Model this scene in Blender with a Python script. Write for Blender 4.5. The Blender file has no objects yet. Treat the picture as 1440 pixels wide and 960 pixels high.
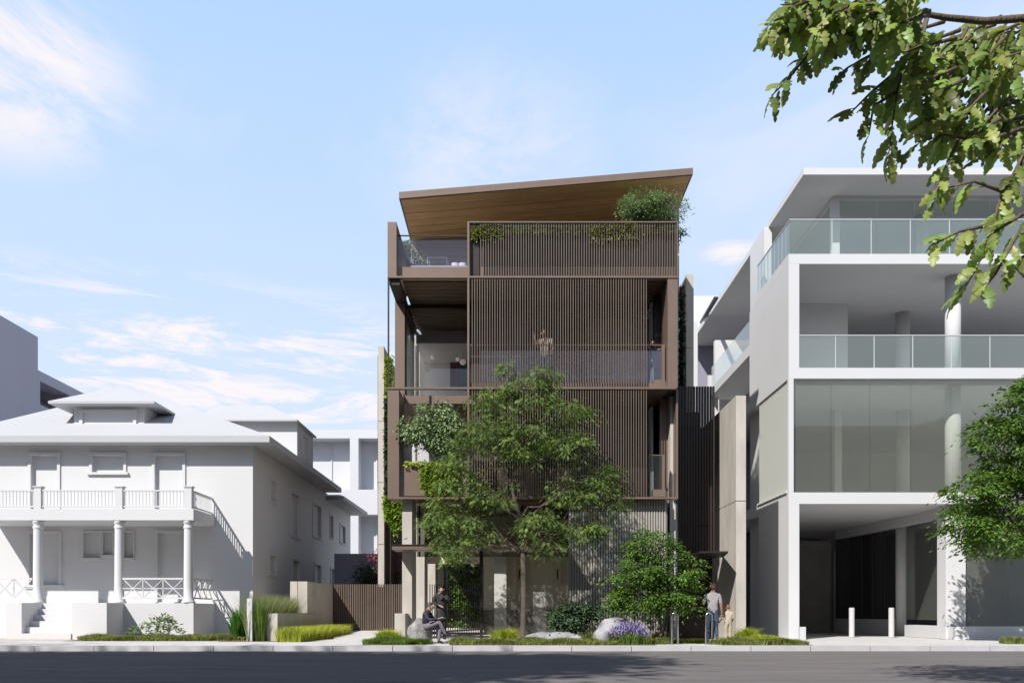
import bpy, math, random
import numpy as np
from mathutils import Vector, Matrix
random.seed(7); rng = np.random.default_rng(7)
sc = bpy.context.scene
COL = sc.collection
R = math.radians
# ------------------------------------------------------------------ camera
CZ = 1.09; F = 1200.0
cam = bpy.data.objects.new('camera', bpy.data.cameras.new('camera')); COL.objects.link(cam)
cam.location = (0, 0, CZ); cam.rotation_euler = (R(90), 0, 0)
cam.data.sensor_width = 36; cam.data.lens = 30; cam.data.shift_y = 380/1440
cam.data.clip_end = 3000; cam.data.clip_start = .1
sc.camera = cam
# ------------------------------------------------------------------ light
LD = Vector((.70, 1.0, -1.12)).normalized()          # direction the sunlight travels
sun = bpy.data.objects.new('sun', bpy.data.lights.new('sun', 'SUN')); COL.objects.link(sun)
sun.data.energy = 5.0; sun.data.angle = R(.5); sun.data.color = (1, .965, .92)
sun.rotation_euler = LD.to_track_quat('-Z', 'Y').to_euler()
SUN_EL = math.asin(-LD.z); SUN_AZ = math.atan2(-LD.x, -LD.y)
sc.view_settings.view_transform = 'Standard'; sc.view_settings.look = 'None'
sc.view_settings.exposure = 0.32; sc.view_settings.gamma = 1
w = bpy.data.worlds.new('World'); sc.world = w; w.use_nodes = True
nt = w.node_tree; nt.nodes.clear()
def N(t, typ, **kw):
    n = t.nodes.new(typ)
    for k, v in kw.items():
        if k in n.inputs.keys(): n.inputs[k].default_value = v
        else: setattr(n, k, v)
    return n
out = N(nt, 'ShaderNodeOutputWorld'); bg = N(nt, 'ShaderNodeBackground'); bg.inputs[1].default_value = .081
sky = N(nt, 'ShaderNodeTexSky'); sky.sky_type = 'NISHITA'; sky.sun_disc = False
sky.sun_elevation = SUN_EL; sky.sun_rotation = SUN_AZ; sky.altitude = 0; sky.air_density = 1.0; sky.dust_density = .6; sky.ozone_density = 1.5
tc = N(nt, 'ShaderNodeTexCoord')
def L(t, a, b): t.links.new(a, b)
def pdir(px, py):
    return Vector(((px-720)/F, 1, -(py-860)/F)).normalized()
def math_(t, op, a, b=None, clamp=False):
    n = t.nodes.new('ShaderNodeMath'); n.operation = op; n.use_clamp = clamp
    for i, x in enumerate((a, b)):
        if x is None: continue
        if isinstance(x, (int, float)): n.inputs[i].default_value = x
        else: L(t, x, n.inputs[i])
    return n.outputs[0]
def cloud_noise(scale, zs, rot, detail, rough, lo, hi, off=0):
    m = N(nt, 'ShaderNodeMapping'); m.inputs['Scale'].default_value = (1, 1, zs); m.inputs['Rotation'].default_value = (0, rot, 0)
    m.inputs['Location'].default_value = (off, off*.7, 0)
    L(nt, tc.outputs['Generated'], m.inputs[0])
    n = N(nt, 'ShaderNodeTexNoise'); n.inputs['Scale'].default_value = scale; n.inputs['Detail'].default_value = detail
    n.inputs['Roughness'].default_value = rough; n.inputs['Distortion'].default_value = .5
    L(nt, m.outputs[0], n.inputs['Vector'])
    r = N(nt, 'ShaderNodeMapRange', interpolation_type='SMOOTHSTEP'); r.inputs[1].default_value = lo; r.inputs[2].default_value = hi
    L(nt, n.outputs[0], r.inputs[0]); return r.outputs[0]
def blob_mask(px, py, r0, r1, sx=1., sz=1.):
    m = N(nt, 'ShaderNodeMapping', vector_type='POINT'); d = pdir(px, py)
    m.inputs['Scale'].default_value = (sx, 1, sz); m.inputs['Location'].default_value = (-d.x*sx, -d.y, -d.z*sz)
    L(nt, tc.outputs['Generated'], m.inputs[0])
    ln = N(nt, 'ShaderNodeVectorMath', operation='LENGTH'); L(nt, m.outputs[0], ln.inputs[0])
    r = N(nt, 'ShaderNodeMapRange', interpolation_type='SMOOTHSTEP'); r.inputs[1].default_value = r1; r.inputs[2].default_value = r0
    L(nt, ln.outputs['Value'], r.inputs[0]); return r.outputs[0]
cum = cloud_noise(4.2, 1.8, .3, 12, .68, .36, .60, 3.1)
wisp = cloud_noise(5.0, 6.0, .16, 12, .70, .455, .59, 1.3)
soft = cloud_noise(1.6, 2.2, -.35, 7, .6, .48, .80, 5)
c1 = math_(nt, 'MULTIPLY', cum, blob_mask(0, 85, .04, .15, 1, 1.4))
c2 = math_(nt, 'MULTIPLY', wisp, math_(nt, 'MAXIMUM', blob_mask(250, 530, .14, .36, .75, 3.0), blob_mask(1030, 355, .005, .045, .9, 2.4)))
c3 = math_(nt, 'MULTIPLY', soft, .42)
c4 = math_(nt, 'MULTIPLY', cum, math_(nt, 'MULTIPLY', blob_mask(690, 215, .03, .17, 1, 1.6), .5))
cl = math_(nt, 'MAXIMUM', math_(nt, 'MAXIMUM', c1, c2), math_(nt, 'MAXIMUM', c3, c4), True)
sep = N(nt, 'ShaderNodeSeparateXYZ'); L(nt, tc.outputs['Generated'], sep.inputs[0])
hz = N(nt, 'ShaderNodeMapRange', interpolation_type='SMOOTHSTEP'); hz.inputs[1].default_value = .85; hz.inputs[2].default_value = .58
hz.inputs[3].default_value = .15; hz.inputs[4].default_value = 1.0
L(nt, sep.outputs[2], hz.inputs[0])
cr = N(nt, 'ShaderNodeValToRGB'); L(nt, sep.outputs[2], cr.inputs[0])
els = [(0.0, (.92, .95, 1.02)), (.10, (.82, .90, 1.02)), (.22, (.69, .82, 1.02)), (.40, (.565, .745, 1.01)), (.58, (.47, .68, 1.01)), (.8, (.16, .30, .62))]
while len(cr.color_ramp.elements) < len(els): cr.color_ramp.elements.new(.5)
for e, (p_, c_) in zip(cr.color_ramp.elements, els): e.position = p_; e.color = (*c_, 1)
sk10 = N(nt, 'ShaderNodeVectorMath', operation='SCALE'); L(nt, cr.outputs[0], sk10.inputs[0]); sk10.inputs['Scale'].default_value = 10
mx1 = N(nt, 'ShaderNodeMixRGB'); L(nt, hz.outputs[0], mx1.inputs[0]); L(nt, sky.outputs[0], mx1.inputs[1]); L(nt, sk10.outputs[0], mx1.inputs[2])
mx2 = N(nt, 'ShaderNodeMixRGB'); L(nt, cl, mx2.inputs[0]); L(nt, mx1.outputs[0], mx2.inputs[1]); mx2.inputs[2].default_value = (9.7, 9.25, 9.6, 1)
L(nt, mx2.outputs[0], bg.inputs[0]); L(nt, bg.outputs[0], out.inputs[0])

# ------------------------------------------------------------------ helpers
def XX(px, Y): return (px-720)*Y/F
def ZZ(py, Y): return CZ-(py-860)*Y/F
def PP(px, py, Y): return Vector((XX(px, Y), Y, ZZ(py, Y)))
MATS = {}
def mat(name, col, rough=.6, var=.08, scale=3., bump=0., bscale=40., metal=0., stretch=(1, 1, 1), transl=0., alpha=1., island=0., objrand=0., spec=.4, col2=None, emit=0.):
    m = bpy.data.materials.new(name); m.use_nodes = True; t = m.node_tree
    b = t.nodes['Principled BSDF']; o = t.nodes['Material Output']
    b.inputs['Roughness'].default_value = rough; b.inputs['Metallic'].default_value = metal
    b.inputs['Specular IOR Level'].default_value = spec
    g = N(t, 'ShaderNodeTexCoord'); geo = N(t, 'ShaderNodeNewGeometry')
    mp = N(t, 'ShaderNodeMapping'); mp.inputs['Scale'].default_value = stretch
    L(t, geo.outputs['Position'], mp.inputs[0])
    n = N(t, 'ShaderNodeTexNoise'); n.inputs['Scale'].default_value = scale; n.inputs['Detail'].default_value = 6; n.inputs['Roughness'].default_value = .6
    L(t, mp.outputs[0], n.inputs['Vector'])
    ramp = N(t, 'ShaderNodeMixRGB')
    c = Vector(col[:3])*.76; c2 = Vector(col2[:3])*.76 if col2 else c
    ramp.inputs[1].default_value = (*[max(0, x*(1-var)) for x in c], 1); ramp.inputs[2].default_value = (*[min(1, x*(1+var)) for x in c2], 1)
    mr = N(t, 'ShaderNodeMapRange'); mr.inputs[1].default_value = .3; mr.inputs[2].default_value = .7
    L(t, n.outputs[0], mr.inputs[0]); L(t, mr.outputs[0], ramp.inputs[0])
    cur = ramp.outputs[0]
    if island or objrand:
        h = N(t, 'ShaderNodeHueSaturation')
        if island: rnd = geo.outputs['Random Per Island']
        else:
            oi = N(t, 'ShaderNodeObjectInfo'); rnd = oi.outputs['Random']
        k = island or objrand
        v = N(t, 'ShaderNodeMapRange'); v.inputs[3].default_value = 1-k; v.inputs[4].default_value = 1+k
        L(t, rnd, v.inputs[0]); L(t, v.outputs[0], h.inputs['Value'])
        hh = N(t, 'ShaderNodeMapRange'); hh.inputs[3].default_value = .5-.07*k; hh.inputs[4].default_value = .5+.03*k
        L(t, math_(t, 'FRACT', math_(t, 'MULTIPLY', rnd, 7.31)), hh.inputs[0]); L(t, hh.outputs[0], h.inputs['Hue'])
        L(t, cur, h.inputs['Color']); cur = h.outputs[0]
    L(t, cur, b.inputs['Base Color'])
    if bump:
        bn = N(t, 'ShaderNodeTexNoise'); bn.inputs['Scale'].default_value = bscale; bn.inputs['Detail'].default_value = 4
        L(t, mp.outputs[0], bn.inputs['Vector'])
        bb = N(t, 'ShaderNodeBump'); bb.inputs['Strength'].default_value = bump; bb.inputs['Distance'].default_value = .02
        L(t, bn.outputs[0], bb.inputs['Height']); L(t, bb.outputs[0], b.inputs['Normal'])
    if emit:
        L(t, cur, b.inputs['Emission Color']); b.inputs['Emission Strength'].default_value = emit
    s = b.outputs[0]
    if transl:
        tr = N(t, 'ShaderNodeBsdfTranslucent'); L(t, cur, tr.inputs[0])
        hs = N(t, 'ShaderNodeHueSaturation'); hs.inputs['Value'].default_value = 1.6; hs.inputs['Saturation'].default_value = 1.1; hs.inputs['Hue'].default_value = .485
        L(t, cur, hs.inputs['Color']); L(t, hs.outputs[0], tr.inputs[0])
        mm = N(t, 'ShaderNodeMixShader'); mm.inputs[0].default_value = transl
        L(t, s, mm.inputs[1]); L(t, tr.outputs[0], mm.inputs[2]); s = mm.outputs[0]
    if alpha < 1:
        tp = N(t, 'ShaderNodeBsdfTransparent'); mm = N(t, 'ShaderNodeMixShader'); mm.inputs[0].default_value = alpha
        L(t, tp.outputs[0], mm.inputs[1]); L(t, s, mm.inputs[2]); s = mm.outputs[0]
    L(t, s, o.inputs[0]); MATS[name] = m; return m
def glass(name, tint=(.9, .95, .93), body=0., bodycol=(.6, .68, .64), refl=1.):
    m = bpy.data.materials.new(name); m.use_nodes = True; t = m.node_tree; t.nodes.clear()
    o = N(t, 'ShaderNodeOutputMaterial'); tp = N(t, 'ShaderNodeBsdfTransparent'); tp.inputs[0].default_value = (*tint, 1)
    gl = N(t, 'ShaderNodeBsdfGlossy'); gl.inputs['Roughness'].default_value = .015; gl.inputs[0].default_value = (1, 1, 1, 1)
    df = N(t, 'ShaderNodeBsdfDiffuse'); df.inputs[0].default_value = (*[q*.76 for q in bodycol], 1)
    m0 = N(t, 'ShaderNodeMixShader'); m0.inputs[0].default_value = body; L(t, tp.outputs[0], m0.inputs[1]); L(t, df.outputs[0], m0.inputs[2])
    ge = N(t, 'ShaderNodeNewGeometry'); dt = N(t, 'ShaderNodeVectorMath', operation='DOT_PRODUCT'); L(t, ge.outputs['Incoming'], dt.inputs[0]); L(t, ge.outputs['Normal'], dt.inputs[1])
    c_ = math_(t, 'SUBTRACT', 1, math_(t, 'ABSOLUTE', dt.outputs['Value']), True)
    f2 = math_(t, 'MULTIPLY', math_(t, 'ADD', math_(t, 'MULTIPLY', math_(t, 'POWER', c_, 5), .95), .045), refl, True)
    m1 = N(t, 'ShaderNodeMixShader'); L(t, f2, m1.inputs[0]); L(t, m0.outputs[0], m1.inputs[1]); L(t, gl.outputs[0], m1.inputs[2])
    L(t, m1.outputs[0], o.inputs[0]); MATS[name] = m; return m
mat('clay', (.75, .745, .75), .75, .02, .6, .06, 60)
mat('clay_roof', (.57, .57, .585), .7, .02, .5, .05, 30)
mat('clay_far', (.72, .72, .74), .8, .02, .3)
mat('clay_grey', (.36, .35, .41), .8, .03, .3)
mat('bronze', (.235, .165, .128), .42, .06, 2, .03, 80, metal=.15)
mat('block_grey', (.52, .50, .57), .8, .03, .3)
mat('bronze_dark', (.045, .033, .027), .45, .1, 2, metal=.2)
mat('slat', (.185, .140, .108), .45, .10, 3, metal=.15, objrand=.14)
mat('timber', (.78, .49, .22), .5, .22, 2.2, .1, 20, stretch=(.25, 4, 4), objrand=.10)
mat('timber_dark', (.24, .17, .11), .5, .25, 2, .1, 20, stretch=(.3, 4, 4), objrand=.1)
mat('siding', (.50, .40, .37), .55, .12, 3, .08, 30, stretch=(.3, 3, 6), objrand=.06)
mat('concrete', (.60, .555, .49), .8, .13, 1.6, .25, 25, stretch=(1.6, 1.6, .5))
mat('concrete_grey', (.36, .35, .33), .85, .12, 1.5, .2, 30)
mat('rib', (.47, .43, .385), .8, .10, 2, .1, 30)
mat('paving', (.68, .65, .62), .85, .09, 2.2, .15, 30, objrand=.04)
mat('kerb', (.58, .57, .58), .8, .08, 2, .15, 30, objrand=.03)
mat('asphalt', (.215, .193, .186), .95, .16, .9, .5, 60, stretch=(.35, 2.0, 1), spec=.08)
mat('earth', (.20, .14, .09), .95, .3, 3, .5, 20)
mat('gravel', (.55, .36, .22), .95, .3, 8, .5, 30)
mat('stone', (.21, .205, .215), .85, .30, 2.2, .8, 9, col2=(.44, .43, .455))
mat('stone_rough', (.26, .25, .245), .9, .35, 6, .9, 14, col2=(.36, .35, .34))
mat('stone_white', (.78, .77, .76), .6, .05, 3)
mat('interior_wall', (.92, .92, .90), .8, .04, 1)
mat('interior_warm', (.95, .86, .68), .7, .12, 1.2, stretch=(3, 1, .4))
mat('floor_wood', (.25, .2, .16), .5, .15, 2)
mat('curtain', (.8, .8, .78), .9, .04, 4, transl=.3)
mat('diffuser', (.98, .96, .92), .9, .03, 4, transl=.6)
mat('steel', (.55, .55, .56), .3, .05, 3, metal=.9)
mat('white_paint', (.68, .68, .69), .5, .03, 4)
mat('black', (.02, .02, .02), .5, .1, 3)
mat('bark', (.17, .125, .10), .9, .3, 6, .8, 25, stretch=(3, 3, .6))
mat('bark_pale', (.36, .30, .26), .9, .2, 6, .5, 25, stretch=(3, 3, .6))
mat('bark_ghost', (.24, .19, .16), .9, .25, 6, .6, 25, stretch=(3, 3, .6), alpha=.42)
mat('leaf_big', (.085, .155, .035), .55, .35, 1.3, transl=.28, island=.45, col2=(.17, .265, .06), alpha=.60)
mat('leaf_small_tree', (.115, .23, .035), .5, .3, 1.5, transl=.25, island=.35)
mat('leaf_street', (.105, .21, .03), .5, .3, 1.5, transl=.25, island=.35)
mat('leaf_grey', (.24, .35, .15), .6, .25, 2, transl=.2, island=.35)
mat('leaf_olive', (.24, .34, .15), .6, .25, 2, transl=.2, island=.35)
mat('leaf_ivy', (.22, .36, .03), .5, .3, 3, transl=.3, island=.35)
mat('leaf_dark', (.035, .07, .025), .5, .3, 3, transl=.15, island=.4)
mat('leaf_pine', (.07, .13, .06), .6, .3, 3, transl=.1, island=.35)
mat('leaf_red', (.30, .09, .10), .5, .3, 3, transl=.25, island=.4)
mat('leaf_far', (.06, .10, .03), .6, .3, 1, transl=.2, island=.3)
mat('oak_leaf', (.30, .42, .12), .42, .2, 9, .15, 60, transl=.40, objrand=.60)
mat('oak_leaf_mass', (.26, .37, .10), .42, .2, 9, transl=.40, island=.6)
mat('grass_lime', (.44, .52, .075), .6, .25, 3, transl=.35, island=.35)
mat('grass_green', (.16, .27, .05), .6, .3, 3, transl=.3, island=.35)
mat('grass_vivid', (.07, .24, .03), .6, .3, 3, transl=.3, island=.35)
mat('grass_olive', (.25, .30, .08), .7, .3, 3, transl=.25, island=.4)
mat('grass_plume', (.25, .29, .12), .7, .25, 3, transl=.3, island=.3)
mat('lavender', (.34, .26, .52), .8, .2, 4, island=.3)
glass('glass_rail', (.91, .945, .93), .14, (.58, .64, .60), .8)
glass('glass_shop', (.94, .955, .925), .11, (.55, .57, .50), .85)
glass('glass_side', (.8, .85, .8), .68, (.98, .99, .92), .7)  # pale milky body colour stands in for the reflection of light walls
glass('glass_clear', (.88, .91, .90), .03, (.5, .5, .5), 1.1)
glass('glass_lobby', (.95, .95, .92), .10, (.80, .74, .62), .8)  # beige body colour stands in for a brighter lit lobby
glass('glass_dusk', (.86, .86, .92), .12, (.30, .28, .36), 1.0)
glass('glass_terrace', (.86, .86, .92), .05, (.3, .28, .36), .7)
glass('glass_window', (.9, .9, .92), .02, (.36, .34, .42), .8)
glass('glass_dark', (.6, .6, .6), .08, (.16, .15, .13), 1.2)

class MB:
    def __init__(s): s.v = []; s.f = []; s.sm = False
    def add(s, vs, fs):
        o = len(s.v); s.v += [tuple(v) for v in vs]; s.f += [tuple(i+o for i in f) for f in fs]; return s
    def box(s, x0, x1, y0, y1, z0, z1):
        if x0 > x1: x0, x1 = x1, x0
        if y0 > y1: y0, y1 = y1, y0
        if z0 > z1: z0, z1 = z1, z0
        return s.add([(x0,y0,z0),(x1,y0,z0),(x1,y1,z0),(x0,y1,z0),(x0,y0,z1),(x1,y0,z1),(x1,y1,z1),(x0,y1,z1)],
                     [(0,3,2,1),(4,5,6,7),(0,1,5,4),(1,2,6,5),(2,3,7,6),(3,0,4,7)])
    def pbox(s, px0, px1, py0, py1, Y, d):      # front face given by where it stands at depth Y, d = depth
        return s.box(XX(px0, Y), XX(px1, Y), Y, Y+d, ZZ(py1, Y), ZZ(py0, Y))
    def hexa(s, b, t):                          # bottom 4, top 4 points (ccw seen from above)
        return s.add(list(b)+list(t), [(0,3,2,1),(4,5,6,7),(0,1,5,4),(1,2,6,5),(2,3,7,6),(3,0,4,7)])
    def tube(s, pts, rad, n=8, cap=True):
        pts = [Vector(p) for p in pts]; o = len(s.v); fs = []
        if isinstance(rad, (int, float)): rad = [rad]*len(pts)
        pu = None
        for i, p in enumerate(pts):
            d = (pts[min(i+1, len(pts)-1)]-pts[max(i-1, 0)])
            if d.length < 1e-9: d = Vector((0, 0, 1))
            d.normalize()
            u = (pu - d*pu.dot(d)) if pu else (d.orthogonal())
            if u.length < 1e-6: u = d.orthogonal()
            u.normalize(); pu = u; v = d.cross(u)
            for k in range(n):
                a = 2*math.pi*k/n; s.v.append(tuple(p+(u*math.cos(a)+v*math.sin(a))*rad[i]))
        for i in range(len(pts)-1):
            for k in range(n):
                s.f.append((o+i*n+k, o+i*n+(k+1) % n, o+(i+1)*n+(k+1) % n, o+(i+1)*n+k))
        if cap:
            s.f.append(tuple(o+k for k in reversed(range(n)))); s.f.append(tuple(o+(len(pts)-1)*n+k for k in range(n)))
        return s
    def lathe(s, c, prof, n=20):                # profile of (r, z)
        return s.tube_profile(c, prof, n)
    def tube_profile(s, c, prof, n):
        o = len(s.v)
        for r, z in prof:
            for k in range(n):
                a = 2*math.pi*k/n; s.v.append((c[0]+r*math.cos(a), c[1]+r*math.sin(a), c[2]+z))
        for i in range(len(prof)-1):
            for k in range(n):
                s.f.append((o+i*n+k, o+i*n+(k+1) % n, o+(i+1)*n+(k+1) % n, o+(i+1)*n+k))
        s.f.append(tuple(o+k for k in reversed(range(n)))); s.f.append(tuple(o+(len(prof)-1)*n+k for k in range(n)))
        return s
    def mesh(s, name, m, smooth=False):
        me = bpy.data.meshes.new(name); me.from_pydata(s.v, [], s.f); me.update()
        me.materials.append(MATS[m] if isinstance(m, str) else m)
        if smooth: me.shade_smooth()
        return me
    def build(s, name, m, parent=None, smooth=False, bevel=0., **tags):
        base = None
        if parent is None and s.v:
            a = np.array(s.v); base = Vector(((a[:, 0].min()+a[:, 0].max())/2, (a[:, 1].min()+a[:, 1].max())/2, a[:, 2].min()))
            s.v = [tuple(x) for x in (a-np.array(base))]
        o = link(name, s.mesh(name, m, smooth), parent)
        if base is not None: o.location = base
        if bevel:
            bv = o.modifiers.new('bevel', 'BEVEL'); bv.width = bevel; bv.segments = 2; bv.limit_method = 'ANGLE'
        tag(o, **tags); return o
def root_loc(p):
    v = Vector(p.location)
    while p.parent: p = p.parent; v = v + Vector(p.location) if False else v
    return v
ROOT = {}
def link(name, data, parent=None, loc=None):
    o = bpy.data.objects.new(name, data); COL.objects.link(o)
    if parent is not None:
        o.parent = parent; o.matrix_parent_inverse = Matrix.Translation(-ROOT.get(parent, Vector((0, 0, 0))))
        ROOT[o] = Vector((0, 0, 0))
        if loc is not None:
            o.location = loc; ROOT[o] = Vector(loc)
    elif loc is not None: o.location = loc
    return o
def tag(o, label=None, cat=None, group=None, kind=None):
    if label: o['label'] = label
    if cat: o['category'] = cat
    if group: o['group'] = group
    if kind: o['kind'] = kind
    return o
def thing(name, label, cat, loc, group=None):
    o = bpy.data.objects.new(name, None); COL.objects.link(o); o.empty_display_size = .2
    o.location = loc; ROOT[o] = Vector(loc); return tag(o, label, cat, group)
# ROOT[parent]: world offset of that parent's frame at build time. Part frames stay at the world origin (thing offset cancelled).
def part(name, mb, m, parent, smooth=False, bevel=0., **t): return mb.build(name, m, parent, smooth, bevel, **t)
def row(name, mb, m, parent, offs, smooth=False, kind=None):
    me = mb.mesh(name, m, smooth)
    for d in offs:
        o = link(name, me, parent); o.location = d
        if kind: o['kind'] = kind
def wall_cells(mb, u0, u1, z0, z1, holes, put):
    us = sorted({u0, u1, *[h[0] for h in holes], *[h[1] for h in holes]}); zs = sorted({z0, z1, *[h[2] for h in holes], *[h[3] for h in holes]})
    us = [u for u in us if u0 <= u <= u1]; zs = [z for z in zs if z0 <= z <= z1]
    for i in range(len(us)-1):
        run = None
        for j in range(len(zs)-1):
            cu, cz = (us[i]+us[i+1])/2, (zs[j]+zs[j+1])/2
            inside = any(h[0] < cu < h[1] and h[2] < cz < h[3] for h in holes)
            if not inside:
                run = [zs[j], zs[j+1]] if run is None else [run[0], zs[j+1]]
            if (inside or j == len(zs)-2) and run: put(us[i], us[i+1], run[0], run[1]); run = None
# ------------------------------------------------------------------ vegetation
def quads_mesh(name, P, Tm, L_, W_, m, parent=None, fold=.25, **tags):
    """P base points, Tm unit leaf directions, L_ lengths, W_ widths : one pointed folded leaf each"""
    n = len(P); up = rng.normal(size=(n, 3)); up[:, 2] = np.abs(up[:, 2])+1.2
    side = np.cross(Tm, up); side /= np.linalg.norm(side, axis=1, keepdims=True)+1e-9
    nrm = np.cross(side, Tm)
    L1 = L_[:, None]; W1 = W_[:, None]
    mid = P+Tm*L1*.45+nrm*W1*fold
    tip = P+Tm*L1-nrm*L1*.12
    V = np.stack([P, mid-side*W1*.5-nrm*W1*fold*1.2, tip, mid+side*W1*.5-nrm*W1*fold*1.2], 1).reshape(-1, 3)
    base = None
    if parent is None:
        base = np.array([(V[:, 0].min()+V[:, 0].max())/2, (V[:, 1].min()+V[:, 1].max())/2, V[:, 2].min()]); V = V-base
    idx = np.arange(n)*4
    Fc = np.stack([idx, idx+1, idx+2, idx, idx+2, idx+3], 1).reshape(-1)
    me = bpy.data.meshes.new(name); me.vertices.add(len(V)); me.vertices.foreach_set('co', V.astype(np.float32).ravel())
    me.loops.add(len(Fc)); me.loops.foreach_set('vertex_index', Fc.astype(np.int32))
    nf = len(Fc)//3; me.polygons.add(nf); me.polygons.foreach_set('loop_start', (np.arange(nf)*3).astype(np.int32)); me.polygons.foreach_set('loop_total', np.full(nf, 3, np.int32))
    me.update(); me.validate(); me.materials.append(MATS[m])
    o = link(name, me, parent)
    if base is not None: o.location = base
    tag(o, **tags); return o
def unit(a): return a/(np.linalg.norm(a, axis=1, keepdims=True)+1e-9)
def crown_leaves(blobs, density, leaf, pad=.32, perpad=34, droop=.35, shell=.55, flat=.35):
    """blobs: (centre, (rx, ry, rz)) ; layered pads of leaves"""
    Ps = []; Ds = []
    for c, r in blobs:
        c = np.array(c); r = np.array(r)
        vol = (r[0]*r[1]*r[2])**(2/3.)
        k = max(4, int(density*vol*4))
        d = unit(rng.normal(size=(k, 3))); rad = shell+(1-shell)*rng.random((k, 1))**.6
        pc = c+d*r*rad
        for q, dd in zip(pc, d):
            m = int(perpad*(.6+.8*rng.random())); pr = pad*(.6+.8*rng.random())
            off = rng.normal(size=(m, 3))*np.array([pr, pr, pr*flat])*.62
            o2 = dd*np.array([1, 1, .3]); dirs = unit(off/pr*1.3+o2*.8+rng.normal(size=(m, 3))*.35)
            dirs[:, 2] -= droop; dirs = unit(dirs)
            off[:, 2] -= (off[:, 0]**2+off[:, 1]**2)/pr*.35
            Ps.append(q+off); Ds.append(dirs)
    P = np.concatenate(Ps); D = np.concatenate(Ds); n = len(P)
    Ls = leaf*(.65+.7*rng.random(n)); return P, D, Ls, Ls*.48
def limb(mb, a, b, r0, r1, wob=.08, n=6, seg=5):
    a = Vector(a); b = Vector(b); ln = (b-a).length; pts = []; rs = []
    for i in range(seg+1):
        t = i/seg; p = a.lerp(b, t)
        if 0 < i < seg: p += Vector(rng.normal(size=3))*wob*ln*.5
        p.z += math.sin(t*math.pi)*ln*.06
        pts.append(p); rs.append(r0+(r1-r0)*t)
    mb.tube(pts, rs, n); return pts
def tree(name, label, cat, base, blobs, leafm, bark, density=9, leaf=.13, trunk_r=.14, fork=.35, pad=.32, perpad=34, group=None, twigs=3, droop=.35, flat=.35, shell=.55, stems=None, wob=.08):
    base = Vector(base); t = thing(name, label, cat, base, group)
    mb = MB(); cs = [Vector(b[0]) for b in blobs]
    cen = sum(cs, Vector())/len(cs); zlow = min(b[0][2]-b[1][2] for b in blobs)
    fk = Vector((base.x+(cen.x-base.x)*fork, base.y+(cen.y-base.y)*fork, max(base.z+.25, zlow-.05+(cen.z-zlow)*.15)))
    for st in (stems or [(0, 0)]):
        b0 = base+Vector((st[0]*.15, st[1]*.15, -.1)); f0 = fk+Vector((st[0], st[1], 0))
        mb.tube([b0, b0+Vector((0, 0, .12)), b0.lerp(f0, .5)+Vector((.02, 0, 0)), f0], [trunk_r*1.5, trunk_r*1.08, trunk_r*.92, trunk_r*.8], 10)
        if not stems: continue
    top = max(cs, key=lambda c: c.z)
    lead = limb(mb, fk, top, trunk_r*.75, trunk_r*.15, wob, 7, 6)
    for c, (ce, r) in zip(cs, blobs):
        src = min(lead, key=lambda p: abs(p.z-(c.z-.8*(Vector((c.x-fk.x, c.y-fk.y, 0)).length))))
        pts = limb(mb, src, c, trunk_r*.42, trunk_r*.12, wob)
        for k in range(twigs):
            d = Vector(rng.normal(size=3)).normalized(); e = c+Vector((d.x*r[0], d.y*r[1], d.z*r[2]))*.85
            limb(mb, pts[-2], e, trunk_r*.13, trunk_r*.03, wob, 4, 3)
    part('trunk', mb, bark, t, True)
    P, D, Ls, Ws = crown_leaves(blobs, density, leaf, pad, perpad, droop, shell, flat)
    quads_mesh('crown', P, D, Ls, Ws, leafm, t)
    return t
def blades(name, pts, h, wd, lean, m, parent=None, **tags):
    """grass: tapering curved blades, two segments"""
    P = np.array(pts, float); n = len(P); a = rng.random(n)*2*np.pi
    H = (np.array(h) if np.ndim(h) else np.full(n, h))*(.65+.6*rng.random(n))
    ln = lean*H*(.3+rng.random(n)); dx = np.cos(a)*ln; dy = np.sin(a)*ln
    sx = -np.sin(a+rng.normal(size=n)*.8)*wd*.5; sy = np.cos(a+rng.normal(size=n)*.8)*wd*.5
    S = np.stack([sx, sy, 0*sx], 1); z = np.zeros(n)
    M_ = P+np.stack([dx*.35, dy*.35, H*.6], 1); T_ = P+np.stack([dx, dy, H*(1-.3*np.minimum(1, lean))], 1)
    V = np.stack([P-S, P+S, M_-S*.8, M_+S*.8, T_], 1).reshape(-1, 3)
    base = None
    if parent is None:
        base = np.array([(V[:, 0].min()+V[:, 0].max())/2, (V[:, 1].min()+V[:, 1].max())/2, V[:, 2].min()]); V = V-base
    i = np.arange(n)*5
    F_ = np.stack([i, i+1, i+3, i, i+3, i+2, i+2, i+3, i+4], 1).reshape(-1)
    me = bpy.data.meshes.new(name); me.vertices.add(len(V)); me.vertices.foreach_set('co', V.astype(np.float32).ravel())
    me.loops.add(len(F_)); me.loops.foreach_set('vertex_index', F_.astype(np.int32)); nf = len(F_)//3
    me.polygons.add(nf); me.polygons.foreach_set('loop_start', (np.arange(nf)*3).astype(np.int32)); me.polygons.foreach_set('loop_total', np.full(nf, 3, np.int32))
    me.update(); me.validate(); me.materials.append(MATS[m]); o = link(name, me, parent)
    if base is not None: o.location = base
    return tag(o, **tags)
def scatter_ellipse(cx, cy, rx, ry, z, n, hump=0.):
    a = rng.random(n)*2*np.pi; r = np.sqrt(rng.random(n)); edge = 1+.12*np.sin(a*5+cx)+.08*np.sin(a*9+cy)
    x = cx+np.cos(a)*r*rx*edge; y = cy+np.sin(a)*r*ry*edge
    return np.stack([x, y, z+hump*(1-r**2)], 1), r
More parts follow.
